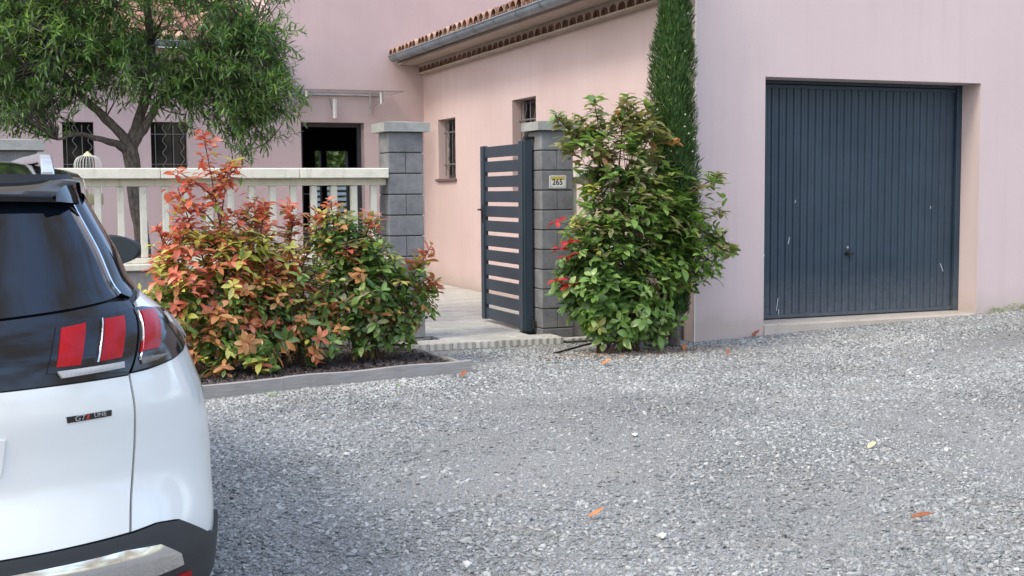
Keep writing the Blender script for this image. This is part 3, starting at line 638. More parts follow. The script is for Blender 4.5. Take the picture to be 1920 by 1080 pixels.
# ---------------------------------------------------------------- number plate
NP = thing('house_number_plate', (4.893, YP-.004, 1.565), 'small enamel house number plate reading 265 on the right gate pillar', 'sign')
def rrect(w, h, r, y, n=5):
    out = []
    for cx, cz, a0 in ((w-r, h-r, 0), (-w+r, h-r, 90), (-w+r, -h+r, 180), (w-r, -h+r, 270)):
        for k in range(n+1):
            a = math.radians(a0+90*k/n); out.append((cx+r*math.cos(a), y, cz+r*math.sin(a)))
    return out
def plate(w, h, r, y0, y1, name, mat, z=0, parent=NP):
    m = MB(); m.prism([(p[0], 0, p[2]+z) for p in rrect(w, h, r, 0)], (0, y0, 0), (0, y1, 0)); return m.build(name, mat, parent, org=(0, 0, 0))
plate(.090, .063, .012, .003, -.004, 'plate', MT['enamel'])
plate(.082, .055, .009, -.004, -.0046, 'border_line', MT['eninkgreen'])
plate(.079, .052, .008, -.0046, -.0052, 'panel', MT['enamel'])
m = MB(); m.box(-.072, -.0058, .018, .072, -.0053, .049); m.build('yellow_band', MT['enyellow'], NP, org=(0, 0, 0))
def text_mesh(name, body, size, mat, parent, loc, rot, ext=.0006, sx=1, shear=0, org=None, xs=1.0, off=0.0):
    cu_ = bpy.data.curves.new(name, 'FONT'); cu_.body = body; cu_.size = size; cu_.extrude = ext; cu_.align_x = 'CENTER'; cu_.align_y = 'CENTER'; cu_.shear = shear; cu_.space_character = xs; cu_.offset = off
    tmp = bpy.data.objects.new(name, cu_); COL.objects.link(tmp); bpy.context.view_layer.update()
    me = bpy.data.meshes.new_from_object(tmp.evaluated_get(bpy.context.evaluated_depsgraph_get())); COL.objects.unlink(tmp); bpy.data.objects.remove(tmp)
    me.materials.clear(); me.materials.append(mat)
    o = bpy.data.objects.new(name, me); COL.objects.link(o); o.parent = parent; o.location = loc; o.rotation_euler = rot; o.scale = (sx, 1, 1); return o
text_mesh('number', '265', .082, MT['ink'], NP, (-.004, -.0062, -.004), (math.pi/2, 0, 0), sx=.92, off=.001)
m = MB()
for sx_ in (-.071, .071):
    for sz_ in (-.044, .044): m.tube([(sx_, -.004, sz_), (sx_, -.0075, sz_)], .005, 8)
m.build('screw', MT['steel'], NP, org=(0, 0, 0))

# ---------------------------------------------------------------- courtyard paving
PV = MB(); PV.box(3.17, 10.905, -.06, X0-.002, YP+.02, .018); PV.box(-6, YP+.02, -.06, X0-.002, YH-.002, .018)
pav = tag(PV.build('courtyard_paving', MT['mortar']), 'pale interlocking concrete paving in the gateway and courtyard', kind='structure')
def paver_mb():
    m = MB(); L_, D_, h = .2215, .1075, .062; n = 3
    top = []; 
    for k in range(n*2+1): top.append((L_*k/(n*2), (.0 if k % 2 else .012)))
    bot = [(x, y) for x, y in top]; up_ = [(x, y+D_-.012) for x, y in reversed(top)]
    poly = [(x, y, 0) for x, y in bot]+[(x, y, 0) for x, y in up_]
    b_ = MB(); nn = len(poly); ins = [(.5*L_+(x-.5*L_)*.975, .5*D_+(y-.5*D_)*.95, h) for x, y, _ in poly]
    b_.add(poly+[(x, y, h-.005) for x, y, _ in poly]+ins, [tuple(range(nn))[::-1]]+[(i, (i+1) % nn, (i+1) % nn+nn, i+nn) for i in range(nn)]+[(i+nn, (i+1) % nn+nn, (i+1) % nn+2*nn, i+2*nn) for i in range(nn)]+[tuple(range(2*nn, 3*nn))])
    return b_
pmb = paver_mb(); pmesh = pmb.mesh('paver', MT['paver']); rest = MB(); cnt = 0
for r_ in range(75):
    y = 10.872+r_*.1125
    for c_ in range(26):
        x = 3.215+c_*.2265+(0 if r_ < 3 else 0)-(.0)
        if r_ < 3 and x+.22 > 4.82: continue
        if r_ < 6 and r_ >= 3 and x+.22 > 4.70: continue
        if x+.22 > X0-.01 or y+.11 > YH: continue
        if 3 <= r_ < 6 and x < 3.5: continue
        z = .003+random.uniform(-.0015, .0015)
        if cnt < 300: inst('paver', pmesh, (x, y, z), rot=(random.uniform(-.006, .006), random.uniform(-.006, .006), 0), parent=pav); cnt += 1
        else: rest.add([(v[0]+x, v[1]+y, v[2]+z) for v in pmb.v], pmb.f)
ro = rest.build('far_pavers', MT['paver'], pav); ro['kind'] = 'stuff'

# ---------------------------------------------------------------- planter
PA, PB = Vector((1.138, 9.021, 0)), Vector((3.350, 9.474, 0)); pd = (PB-PA).normalized(); pn = Vector((-pd.y, pd.x, 0)); PL = PA-pd*3.2
PF = thing('planter_border', PB, 'weathered grey timber plank border along the gravel under the shrubs', 'planter border')
def plank(a, c, z0, z1, t=.045, up=.012):
    m = MB(); d = (c-a).normalized(); n_ = Vector((-d.y, d.x, 0)); k_ = 14; top = []
    L_ = (c-a).length
    rows = []
    for i in range(k_+1):
        p = a+d*(L_*i/k_)+n_*.004*math.sin(i*1.3); zt = z1+.005*math.sin(i*.9)
        rows.append([p+Vector((0, 0, z0)), p+Vector((0, 0, zt-.004)), p+n_*.005+Vector((0, 0, zt)), p+n_*t+Vector((0, 0, zt)), p+n_*t+Vector((0, 0, z0))])
    m.grid(rows); m.add(rows[0], [tuple(range(5))]); m.add(rows[-1], [tuple(range(5))]); return m
M1 = PA+pd*.62
plank(PL, M1-pd*.002, -.04, .098).build('plank', MT['plank'], PF)
plank(M1, PB, -.04, .10).build('plank', MT['plank'], PF)
plank(PB+pn*.05-pd*.045, Vector((3.20, 10.85, 0)), -.04, .085).build('plank', MT['plank'], PF)
m = MB(); m.add([PL+pn*.03+Vector((0, 0, .05)), PB+pn*.03-pd*.03+Vector((0, 0, .05)), Vector((3.18, YP+.04, .05)), Vector((-2.2, YP+.04, .05))], [(0, 1, 2, 3)])
tag(m.build('planter_soil', MT['soil']), 'dark soil bed inside the timber border', kind='structure')
n = 14000; u = rng.uniform(0, 1, n); v = rng.uniform(0, 1, n); x = -1.6+u*4.9; y0_ = 9.07+(x-1.138)*.205; y = y0_+v*(YP-.02-y0_); ok = (x < 3.33-(y-9.4)*.1)
x, y = x[ok], y[ok]; m_ = len(x); s = rng.uniform(.012, .045, m_)
scatter('bark_mulch', np.stack([x, y, .055+s*.2], 1), np.stack([rng.normal(0, .5, m_), rng.normal(0, .5, m_), rng.uniform(0, 6.3, m_)], 1), np.stack([s*1.3, s*.7, s*.5], 1), [stone_mesh(50+i, MT['bark'], .7) for i in range(4)], 'dark bark mulch in the bed under the shrubs')

# ---------------------------------------------------------------- leaves
def leaf_template(L_, Wd, fold=.25, droop=.25, n=5, point=.9):
    """flat-ish leaf along +X, z up; returns verts, faces"""
    vs = []; fs = []
    for i in range(n+1):
        t = i/n; w_ = Wd*.5*math.sin(math.pi*min(1, t**point))**.75 if 0 < i < n else 0
        x = L_*(t-.04*t*t); z = -droop*L_*t*t
        if w_ == 0: vs.append((x, 0, z))
        else: vs += [(x, -w_, z+fold*w_), (x, 0, z), (x, w_, z+fold*w_)]
    fs += [(0, 2, 1), (0, 3, 2)]
    for i in range(n-2):
        a = 1+3*i; fs += [(a, a+1, a+4, a+3), (a+1, a+2, a+5, a+4)]
    a = 1+3*(n-2); e = len(vs)-1; fs += [(a, a+1, e), (a+1, a+2, e)]
    return np.array(vs), fs
class Foliage:
    def __init__(s, templates): s.T = templates; s.items = []
    def add(s, pos, d, up, size, mat, tpl=None):
        s.items.append((Vector(pos), Vector(d).normalized(), Vector(up), size, mat, random.randrange(len(s.T)) if tpl is None else tpl))
    def finish(s, parent, mats, nleaf=300, leaf_name='leaf', rest_name='foliage'):
        org = root_loc(parent)
        its = sorted(s.items, key=lambda q: (q[0]-CAM).length/q[3])
        frames = []
        for p, d, up, sz, mt, tp in its:
            y = up.cross(d); y = y if y.length > 1e-3 else d.orthogonal(); y.normalize(); z = d.cross(y); frames.append((p, d, y, z, sz, mt, tp))
        cache = {}
        for p, d, y, z, sz, mt, tp in frames[:nleaf]:
            if (mt, tp) not in cache:
                me = bpy.data.meshes.new(leaf_name); me.from_pydata([tuple(v) for v in s.T[tp][0]], [], s.T[tp][1]); me.materials.append(mats[mt]); me.shade_smooth(); cache[(mt, tp)] = me
            o = bpy.data.objects.new(leaf_name, cache[(mt, tp)]); COL.objects.link(o); o.parent = parent
            mm = Matrix((d, y, z)).transposed().to_4x4()
            o.location = p-org; o.rotation_euler = mm.to_euler(); o.scale = (sz,)*3
        if len(frames) > nleaf:
            V = []; F = []; MI = []; off = 0
            for tp in range(len(s.T)):
                sub = [f for f in frames[nleaf:] if f[6] == tp]
                if not sub: continue
                tv = s.T[tp][0]; A = np.array([[f[1][:], f[2][:], f[3][:]] for f in sub]); Pp = np.array([f[0][:] for f in sub]); sz = np.array([f[4] for f in sub])
                vv = np.einsum('vi,nij->nvj', tv, A)*sz[:, None, None]+Pp[:, None, :]-np.array(org[:])
                V.append(vv.reshape(-1, 3)); nv = len(tv)
                for k, f in enumerate(sub):
                    o_ = off+k*nv
                    for fc in s.T[tp][1]: F.append(tuple(i+o_ for i in fc))
                    MI += [f[5]]*len(s.T[tp][1])
                off += nv*len(sub)
            me = bpy.data.meshes.new(rest_name); me.from_pydata(np.concatenate(V).tolist(), [], F)
            for m_ in mats: me.materials.append(m_)
            me.polygons.foreach_set('material_index', MI); me.shade_smooth(); me.update()
            o = bpy.data.objects.new(rest_name, me); COL.objects.link(o); o.parent = parent; o['kind'] = 'stuff'
def rdir():
    while True:
        v = Vector((random.uniform(-1, 1), random.uniform(-1, 1), random.uniform(-1, 1)))
        if .05 < v.length < 1: return v.normalized()
PHOT = [leaf_template(1, .40, .3, .18, 5, 1.3), leaf_template(1, .46, .2, .32, 5, 1.2), leaf_template(1, .37, .4, .05, 5, 1.35), leaf_template(1, .42, .25, .5, 5, 1.15)]
PM = [MT['lgreen'], MT['lred'], MT['lorange'], MT['lyellow'], MT['lolive'], MT['lcrimson'], MT['ldark']]
def photinia(base, label, blobs, shoots, colour, nstems, group='photinia shrubs', name='photinia_shrub', cull=None, tpl=None, lsize=(.078, .128)):
    T = thing(name, base, label, 'shrub', group=group); base = Vector(base)
    fo = Foliage(tpl or PHOT); st = MB(); tips = []
    for c, r, cnt_ in blobs:
        for _ in range(cnt_):
            d = rdir(); k = random.random()**.42; p = Vector(c)+Vector((d.x*r[0]*k, d.y*r[1]*k, d.z*r[2]*k))
            if p.z < .10: p.z = random.uniform(.1, .3)
            if cull and cull(p): continue
            tips.append((p, k))
    for path, cnt_ in shoots:
        path = [Vector(q) for q in path]; st.tube(path, [.008-.0045*i/(len(path)-1) for i in range(len(path))], 6)
        for i in range(cnt_):
            t = .35+.65*(i+1)/cnt_; f = t*(len(path)-1); a = min(int(f), len(path)-2); q = path[a].lerp(path[a+1], f-a)
            l = random.uniform(.05, .16)*(1.25-t); off = rdir(); off.z = abs(off.z)*.6+.2; e = q+off.normalized()*l if i < cnt_-1 else q
            if l > .05 and i < cnt_-1: st.tube([q, e], .003, 4, False)
            tips.append((e, 1.3 if t > .5 else 1.1))
    # stems
    stems = []
    for i in range(nstems):
        t_, _ = tips[random.randrange(len(tips))]; b0 = base+Vector((random.uniform(-.18, .18), random.uniform(-.08, .08), 0))
        c = Vector((t_.x, t_.y, t_.z)); pts = [b0.lerp(c, q)+Vector((0, 0, .12*math.sin(q*3)))+rdir()*.015 for q in (0, .2, .4, .6, .8, 1)]; pts[0] = b0
        st.tube(pts, [.012, .011, .009, .007, .005, .003], 6, False); stems += pts[1:]
    for p, k in tips:
        q = min(stems, key=lambda s_: (s_-p).length+max(0, s_.z-p.z)*2); mid = q.lerp(p, .5)+Vector((0, 0, -.03))+rdir()*.02
        if (q-p).length < .32 and k <= 1.05: st.tube([q, mid, p], [.004, .003, .0025], 4, False)
        ax = (p-(base+Vector((0, 0, .55)))).normalized()*.6+Vector((0, 0, .75))+rdir()*.45; ax.normalize()
        mt = colour(p, k); nl = random.randint(5, 9); s0 = random.uniform(*lsize); e1 = ax.orthogonal().normalized(); e2 = ax.cross(e1); ph = random.uniform(0, 6.28)
        for i in range(nl):
            a = ph+i*2.4; el = random.uniform(.15, .8)-.06*(nl-i)*.5
            d = (e1*math.cos(a)+e2*math.sin(a))+ax*el
            m2 = mt if random.random() < .90 else colour(p, k)
            fo.add(p-ax*(.012*i*random.uniform(.5, 1.4)), d, ax+rdir()*.25, s0*random.uniform(.65, 1.1), m2)
        if random.random() < .55:    # a few leaves along the twig below
            for i in range(3):
                w_ = mid.lerp(p, random.random()); fo.add(w_, rdir()+Vector((0, 0, .2)), Vector((0, 0, 1))+rdir()*.3, s0*random.uniform(.7, 1), colour(p, k*.7))
    s_ = st.build('stem', MT['twig'], T, smooth=True)
    fo.finish(T, PM); return T
def ch(*ws):
    r = random.random()*sum(w_ for _, w_ in ws)
    for m_, w_ in ws:
        r -= w_
        if r <= 0: return m_
    return ws[-1][0]
def colA(p, k):
    if k > 1.05: return ch((1, .85), (3, .1), (2, .1))
    h = (p.z-.3)/.9
    if p.z > .75: return ch((1, .54), (2, .08), (3, .32), (0, .08)) if k > .55 else ch((2, .15), (3, .45), (0, .4))
    if p.x < 1.25: return ch((1, .22), (2, .26), (3, .34), (0, .2)) if k > .6 else ch((0, .5), (6, .15), (3, .35))
    return ch((2, .36), (1, .14), (0, .34), (3, .14), (6, .08)) if k > .7 else ch((0, .5), (6, .3), (2, .2))
def colB(p, k):
    if k > 1.05: return ch((1, .6), (2, .3))
    return ch((2, .36), (1, .18), (4, .2), (0, .2), (3, .14)) if p.z > .7 else ch((2, .32), (1, .10), (0, .36), (6, .2), (4, .10), (3, .06))
def colC(p, k):
    if k > 1.05: return ch((1, .4), (2, .6))
    if p.z > .75: return ch((0, .36), (4, .26), (2, .26), (3, .12), (1, .08)) if k > .7 else ch((0, .7), (6, .3))
    if p.x > 2.95: return ch((0, .4), (4, .3), (2, .24), (6, .12)) if k > .6 else ch((0, .6), (6, .4))
    return ch((0, .42), (6, .3), (2, .12), (4, .14))
def colD(p, k):
    if k > 1.05: return ch((4, .8), (0, .3))
    if p.z > 1.7: return ch((4, .6), (0, .35), (2, .05))
    if p.z > 1.1: return ch((0, .55), (4, .25), (6, .22), (3, .02))
    return ch((0, .62), (6, .30), (4, .06), (3, .02)) if k > .6 else ch((6, .6), (0, .4))
photinia((1.35, 9.95, .05), 'red and yellow leaved photinia nearest the car, with one tall red shoot above the balustrade',
         [((1.30, 9.95, .66), (.46, .42, .52), 200), ((1.00, 9.85, .76), (.28, .35, .40), 75), ((1.58, 9.95, 1.0), (.34, .35, .38), 110), ((1.45, 9.65, .30), (.45, .28, .24), 55), ((1.25, 9.9, 1.12), (.3, .25, .16), 22)],
         [(((1.38, 9.9, .7), (1.42, 9.9, 1.2), (1.36, 9.9, 1.6), (1.30, 9.9, 1.97)), 15), (((1.3, 9.9, .9), (1.2, 9.9, 1.2), (1.10, 9.9, 1.52)), 6), (((1.42, 9.95, 1.2), (1.46, 9.95, 1.45), (1.50, 9.95, 1.66)), 5),
          (((1.2, 9.9, .8), (1.05, 9.9, 1.0), (.93, 9.9, 1.22)), 6), (((1.7, 9.95, .9), (1.75, 9.95, 1.2), (1.78, 9.95, 1.40)), 7), (((1.15, 9.9, .8), (1.12, 9.9, 1.1), (1.18, 9.9, 1.28)), 6), (((1.37, 9.9, 1.45), (1.25, 9.88, 1.55), (1.08, 9.86, 1.66)), 5), (((1.36, 9.9, 1.45), (1.44, 9.88, 1.58), (1.52, 9.86, 1.74)), 6), (((1.4, 9.9, 1.2), (1.3, 9.85, 1.32), (1.15, 9.85, 1.42)), 6), (((1.42, 9.9, 1.15), (1.6, 9.9, 1.28), (1.72, 9.9, 1.45)), 6)], colA, 14)
photinia((1.95, 10.05, .05), 'bronze-orange leaved photinia in the middle of the planter bed',
         [((1.92, 10.0, .66), (.42, .38, .50), 180), ((1.85, 10.0, 1.02), (.26, .28, .22), 45), ((2.05, 9.8, .36), (.38, .25, .26), 50)],
         [(((1.98, 10, .9), (2.0, 10, 1.2), (1.97, 10, 1.40)), 7), (((2.05, 10, .8), (2.2, 10, 1.15), (2.22, 10, 1.32)), 5)], colB, 10)
photinia((2.62, 10.1, .05), 'green photinia with bronze tips next to the left gate pillar',
         [((2.50, 10.05, .68), (.40, .38, .46), 160), ((2.42, 10.05, 1.14), (.34, .28, .26), 85), ((2.90, 10.1, .62), (.36, .34, .36), 110), ((2.75, 9.95, .36), (.38, .26, .22), 40), ((2.62, 10.05, .98), (.34, .3, .22), 45)],
         [(((2.9, 10.1, .6), (3.1, 10.1, .82), (3.20, 10.05, 1.02)), 6), (((2.4, 10.05, 1.0), (2.35, 10.05, 1.25), (2.33, 10.0, 1.42)), 6), (((2.95, 10.1, .5), (3.15, 10.1, .62), (3.26, 10.1, .70)), 6), (((2.6, 10.05, 1.0), (2.66, 10.05, 1.2), (2.68, 10.0, 1.32)), 5)], colC, 13)
D = photinia((4.95, 10.0, .0), 'tall glossy green photinia covering the fence between numbered pillar and garage corner',
         [((4.98, 10.05, .62), (.55, .42, .52), 240), ((4.98, 10.1, 1.25), (.46, .36, .48), 150), ((4.80, 10.1, 1.72), (.44, .32, .38), 85), ((5.60, 9.95, .95), (.40, .36, .45), 110), ((4.60, 9.95, .62), (.28, .3, .42), 75), ((4.62, 10, 1.12), (.2, .25, .22), 22), ((5.38, 10.05, 1.45), (.36, .3, .38), 62), ((5.1, 9.85, .30), (.45, .25, .24), 60), ((5.22, 10.05, 1.98), (.32, .24, .24), 45), ((4.62, 10.0, 1.95), (.26, .2, .2), 26)],
         [(((4.9, 10.1, 1.6), (4.55, 10.05, 1.95), (4.32, 10.0, 2.15)), 9), (((4.9, 10.1, 1.6), (4.78, 10.05, 2.05), (4.70, 10.0, 2.32)), 8), (((5.0, 10.1, 1.6), (5.02, 10.05, 2.1), (5.05, 10.0, 2.34)), 9), (((5.2, 10.1, 1.7), (5.3, 10.05, 2.0), (5.22, 10.0, 2.28)), 7),
          (((5.4, 10, 1.3), (5.75, 9.95, 1.5), (5.95, 9.9, 1.62)), 7), (((5.6, 10, .9), (5.95, 9.95, .95), (6.06, 9.9, .92)), 7), (((5.5, 10, 1.1), (5.85, 9.95, 1.22), (5.98, 9.9, 1.28)), 6), ], colD, 16, lsize=(.092, .145), tpl=[leaf_template(1, .48, .25, .22, 6, 1.25), leaf_template(1, .54, .15, .35, 6, 1.15), leaf_template(1, .44, .35, .1, 6, 1.3), leaf_template(1, .5, .2, .5, 6, 1.2)], cull=lambda p: p.x < 4.66 and 1.30 < p.z < 1.80)
# crimson shoots on the left of the tall shrub
fo = Foliage(PHOT); st = MB()
for p in ((4.33, 9.95, 1.20), (4.44, 9.9, 1.02), (4.34, 9.9, .97), (4.30, 9.9, .69), (4.43, 9.9, .64), (4.40, 9.88, .90)):
    p = Vector(p); st.tube([Vector((4.8, 10.0, p.z-.15)), p.lerp(Vector((4.8, 10, p.z-.1)), .5), p], [.004, .003, .003], 5, False)
    for i in range(7):
        a = i*2.4; d = Vector((math.cos(a)-.35, math.sin(a)*.8, random.uniform(-.2, .6))); fo.add(p, d, Vector((0, -.3, 1))+rdir()*.3, random.uniform(.08, .115), 0)
D2 = thing('crimson_shoots', (4.8, 10.0, .4), 'bright crimson young shoots against the numbered pillar, left of the tall green shrub', 'shrub'); st.build('stem', MT['twig'], D2, smooth=True); fo.finish(D2, [MT['lcrimson']])

# ---------------------------------------------------------------- willow-leaved tree
TR = thing('garden_tree', (1.10, 13.0, 0), 'spreading narrow-leaved tree behind the balustrade, dark trunk forking low', 'tree')
k = 13.0
br = {
 'trunk': ([(1.10, 13, -.05), (1.10, 13, .6), (1.08, 13, 1.06), (1.03, 13, 1.5), (1.00, 13, 1.82), (.98, 13, 1.97)], [.092, .082, .076, .072, .078, .082]),
 'a': ([(.98, 13, 1.93), (.93, 12.95, 2.04), (.76, 12.9, 2.22), (.50, 12.8, 2.48), (.30, 12.7, 2.75), (.1, 12.6, 3.1)], [.055, .05, .044, .036, .026, .014]),
 'b': ([(.98, 13, 1.9), (.86, 12.9, 1.97), (.68, 12.8, 2.02), (.50, 12.7, 2.06), (.3, 12.6, 2.0)], [.045, .036, .028, .02, .012]),
 'c': ([(.99, 13, 1.93), (1.08, 13, 2.2), (1.20, 13.05, 2.55), (1.24, 13.1, 3.0), (1.18, 13.1, 3.6), (1.25, 13.2, 4.3)], [.06, .054, .05, .042, .032, .018]),
 'd': ([(1.0, 13, 1.93), (1.12, 12.95, 2.12), (1.25, 12.9, 2.35), (1.5, 12.85, 2.55), (1.8, 12.8, 2.8), (2.1, 12.7, 3.0)], [.055, .045, .04, .034, .026, .014]),
 'e': ([(1.2, 13.05, 2.5), (1.05, 13.2, 2.9), (.85, 13.3, 3.4), (.7, 13.3, 4.0)], [.038, .03, .024, .012]),
 'f': ([(1.25, 12.9, 2.35), (1.6, 13.2, 2.8), (1.9, 13.3, 3.4), (2.1, 13.3, 4.0)], [.034, .028, .02, .012]),
 'g': ([(.5, 12.8, 2.48), (.1, 13.0, 2.7), (-.3, 13.1, 2.9), (-.7, 13.1, 3.3)], [.028, .022, .016, .01]),
 'h': ([(1.5, 12.85, 2.55), (1.9, 12.9, 2.45), (2.2, 12.9, 2.2), (2.35, 12.9, 2.0)], [.018, .014, .01, .006])}
m = MB()
for kk, (pts, rad) in br.items():
    P2 = []; R2 = []
    for i in range(len(pts)-1):
        for q in range(4):
            t = q/4; P2.append(Vector(pts[i]).lerp(Vector(pts[i+1]), t)+rdir()*.006); R2.append((rad[i]*(1-t)+rad[i+1]*t)*random.uniform(.93, 1.08))
    P2.append(Vector(pts[-1])); R2.append(rad[-1]); o = MB().tube(P2, R2, 12); o.build('trunk' if kk == 'trunk' else 'limb', MT['barktree'], TR, smooth=True)
WL = [leaf_template(1, .20, .3, .15, 4), leaf_template(1, .15, .2, .4, 4), leaf_template(1, .2, .3, -.1, 4)]
fo = Foliage(WL); tw = MB(); limbpts = [Vector(p) for kk, (pts, rad) in br.items() if kk != 'trunk' for p in pts[1:]]
tblobs = [((1.15, 13, 3.3), (1.30, 1.1, .85), 520), ((.1, 12.8, 2.80), (.80, .8, .58), 330), ((1.95, 12.8, 2.75), (.60, .7, .58), 250), ((.3, 12.9, 3.55), (.8, .8, .45), 160), ((1.0, 12.7, 3.35), (.6, .5, .4), 130), ((.6, 12.7, 3.0), (.45, .4, .3), 60), ((-.35, 12.8, 3.2), (.6, .8, .7), 200), ((1.2, 13, 4.4), (1.3, 1.1, .9), 220),
          ((1.75, 12.7, 2.45), (.50, .45, .26), 65), ((.25, 12.7, 2.35), (.42, .4, .24), 60), ((2.25, 12.8, 2.4), (.30, .35, .28), 45), ((2.1, 12.8, 2.02), (.22, .2, .12), 14), ((-.6, 12.8, 2.6), (.5, .5, .3), 70), ((1.1, 12.6, 2.65), (.5, .4, .28), 60), ((2.2, 12.9, 3.2), (.4, .5, .5), 60), ((2.08, 12.8, 2.45), (.40, .4, .33), 55)]
tips = []
for c, r, n_ in tblobs:
    n_ = int(n_*1.6); sub = [Vector((c[0]+d.x*r[0]*.8, c[1]+d.y*r[1]*.8, c[2]+d.z*r[2]*.8)) for d in (rdir() for _ in range(max(3, n_//10)))]
    for i in range(n_):
        s_ = random.choice(sub); d = rdir(); tips.append(s_+Vector((d.x*.24, d.y*.24, d.z*.2))*random.random()**.5)
for p in tips:
    out = (p-Vector((1.1, 13, 2.9))); out.z *= .5; out = out.normalized()*.7+Vector((0, 0, random.uniform(-.5, .9)))+rdir()*.6; out.normalize()
    L_ = random.uniform(.10, .26); pts = [p+out*L_*t+Vector((0, 0, -.05*t*t)) for t in (0, .35, .7, 1)]
    tw.tube(pts, [.004, .003, .002, .0015], 3, False)
    q = min(limbpts, key=lambda s_: (s_-p).length)
    if (q-p).length < .8 and random.random() < .5: tw.tube([q, q.lerp(p, .5)+rdir()*.04, p], [.010, .006, .004], 4, False)
    nl = random.randint(9, 15); e1 = out.orthogonal().normalized(); e2 = out.cross(e1)
    for i in range(nl):
        t = (i+.5)/nl; f = t*3; a = min(int(f), 2); w_ = pts[a].lerp(pts[a+1], f-a); an = i*2.4
        d = (e1*math.cos(an)+e2*math.sin(an))*.8+out*random.uniform(.4, 1.0)+rdir()*.3; fo.add(w_, d, Vector((0, 0, 1))+rdir()*.5, random.uniform(.07, .12), 0)
t_ = tw.build('twigs', MT['barktree'], TR); t_['kind'] = 'stuff'
fo.finish(TR, [MT['lwillow']])

# ---------------------------------------------------------------- cypress
CY = thing('cypress', (5.63, 10.22, 0), 'slim dark green columnar cypress rising beside the garage corner', 'tree')
MB().tube([(5.66, 10.25, -.05), (5.65, 10.23, .5), (5.64, 10.22, 2), (5.66, 10.22, 3.9)], [.06, .05, .035, .01], 10).build('trunk', MT['barktree'], CY, smooth=True)
CT = [leaf_template(1, .24, .2, -.12, 4), leaf_template(1, .18, .2, -.3, 4)]
fo = Foliage(CT)
def cyr(z): return np.interp(z, [.3, .8, 1.5, 2.2, 2.7, 2.85, 3.0, 3.3, 3.9, 4.3], [.12, .21, .225, .225, .215, .19, .165, .125, .10, .02])
for i in range(44000):
    z = random.uniform(.3, 4.2); a = random.uniform(0, 6.283); n_ = .5+.5*math.sin(a*3+z*5.3)*math.sin(z*9+a*2)
    r = cyr(z)*(.76+.32*n_)*random.uniform(.25, 1.0)**.5*(1.12 if random.random() < .03 else 1)
    p = Vector((5.635+.012*math.sin(z*2)+r*math.cos(a), 10.22+r*math.sin(a), z))
    d = Vector((math.cos(a)*.42, math.sin(a)*.42, 1))+rdir()*.35
    fo.add(p, d, Vector((math.cos(a), math.sin(a), .2))+rdir()*.4, random.uniform(.028, .07), 0)
fo.finish(CY, [MT['lcyp']], leaf_name='spray')
cme = MB(); bm = bmesh.new(); bmesh.ops.create_icosphere(bm, subdivisions=1, radius=.009); cme.add([v.co[:] for v in bm.verts], [[v.index for v in f.verts] for f in bm.faces]); bm.free(); cme = cme.mesh('cone', MT['cone'], smooth=True)
for i in range(24):
    z = random.choice([random.uniform(1.6, 3.1), random.uniform(1.7, 2.3)]); a = random.uniform(-2.9, -.2); r = cyr(z)*1.0
    inst('cone', cme, (5.635+r*math.cos(a), 10.22+r*math.sin(a), z), parent=CY)

# ---------------------------------------------------------------- small things
# irrigation pipe
m = MB(); pts = [(4.40, 10.20, .01), (4.55, 10.27, .022), (4.75, 10.33, .05), (4.95, 10.36, .075), (5.15, 10.30, .06), (5.35, 10.25, .03), (5.5, 10.2, .015), (5.75, 10.12, .012)]
P2 = []
for i in range(len(pts)-1):
    for q in range(4): P2.append(Vector(pts[i]).lerp(Vector(pts[i+1]), q/4))
m.tube(P2, .010, 8); tag(m.build('irrigation_pipe', MT['hose'], smooth=True), 'thin black plastic pipe lying on gravel under the tall green shrub', 'pipe')
m = MB(); m.tube([(5.385, 10.0, -.05), (5.375, 10.0, .46)], .026, 8); tag(m.build('wooden_stake', MT['stake'], smooth=False), 'short brown wooden stake at the foot of the cypress', 'stake')
LB = thing('low_wall_stub', (5.42, 10.30, 0), 'low dark block stub with pale cap behind the wooden stake', 'wall')
MB().box(5.28, 10.24, -.05, 5.53, 10.5, .37, .006).build('block', MT['lowwall'], LB); MB().box(5.26, 10.22, .372, 5.55, 10.52, .425, .006).build('cap', MT['cap'], LB)
ET = [(4.70, 11.14), (4.93, 11.16)]
LBs = thing('edging_blocks', (4.95, 10.93, 0), 'pale ribbed paver pieces set at the foot of the numbered pillar', 'edging')
for i, (x, y, a) in enumerate(((4.87, 10.93, .05), (5.10, 10.96, -.03))):
    inst('paver', pmesh, (x, y, -.02), rot=(0, 0, a), parent=LBs)
# litter of dry leaves and husks under the tall shrub
n = 900; a = rng.normal(0, 1, (n, 2)); x = 5.1+a[:, 0]*.42; y = 9.93+a[:, 1]*.13; s_ = rng.uniform(.012, .035, n); ok = (y < 10.4)
x, y, s_ = x[ok], y[ok], s_[ok]; m_ = len(x)
MT['litter'] = stonemat('dry_leaf_litter', [(0, (.12, .06, .03)), (.5, (.34, .20, .11)), (1, (.50, .38, .24))])
scatter('leaf_litter', np.stack([x, y, .014+s_*.1], 1), np.stack([rng.normal(0, .3, m_), rng.normal(0, .3, m_), rng.uniform(0, 6.3, m_)], 1), np.stack([s_*1.4, s_*.7, s_*.25], 1), [stone_mesh(80+i, MT['litter'], .5) for i in range(3)], 'brown leaf litter on the gravel under the tall shrub')
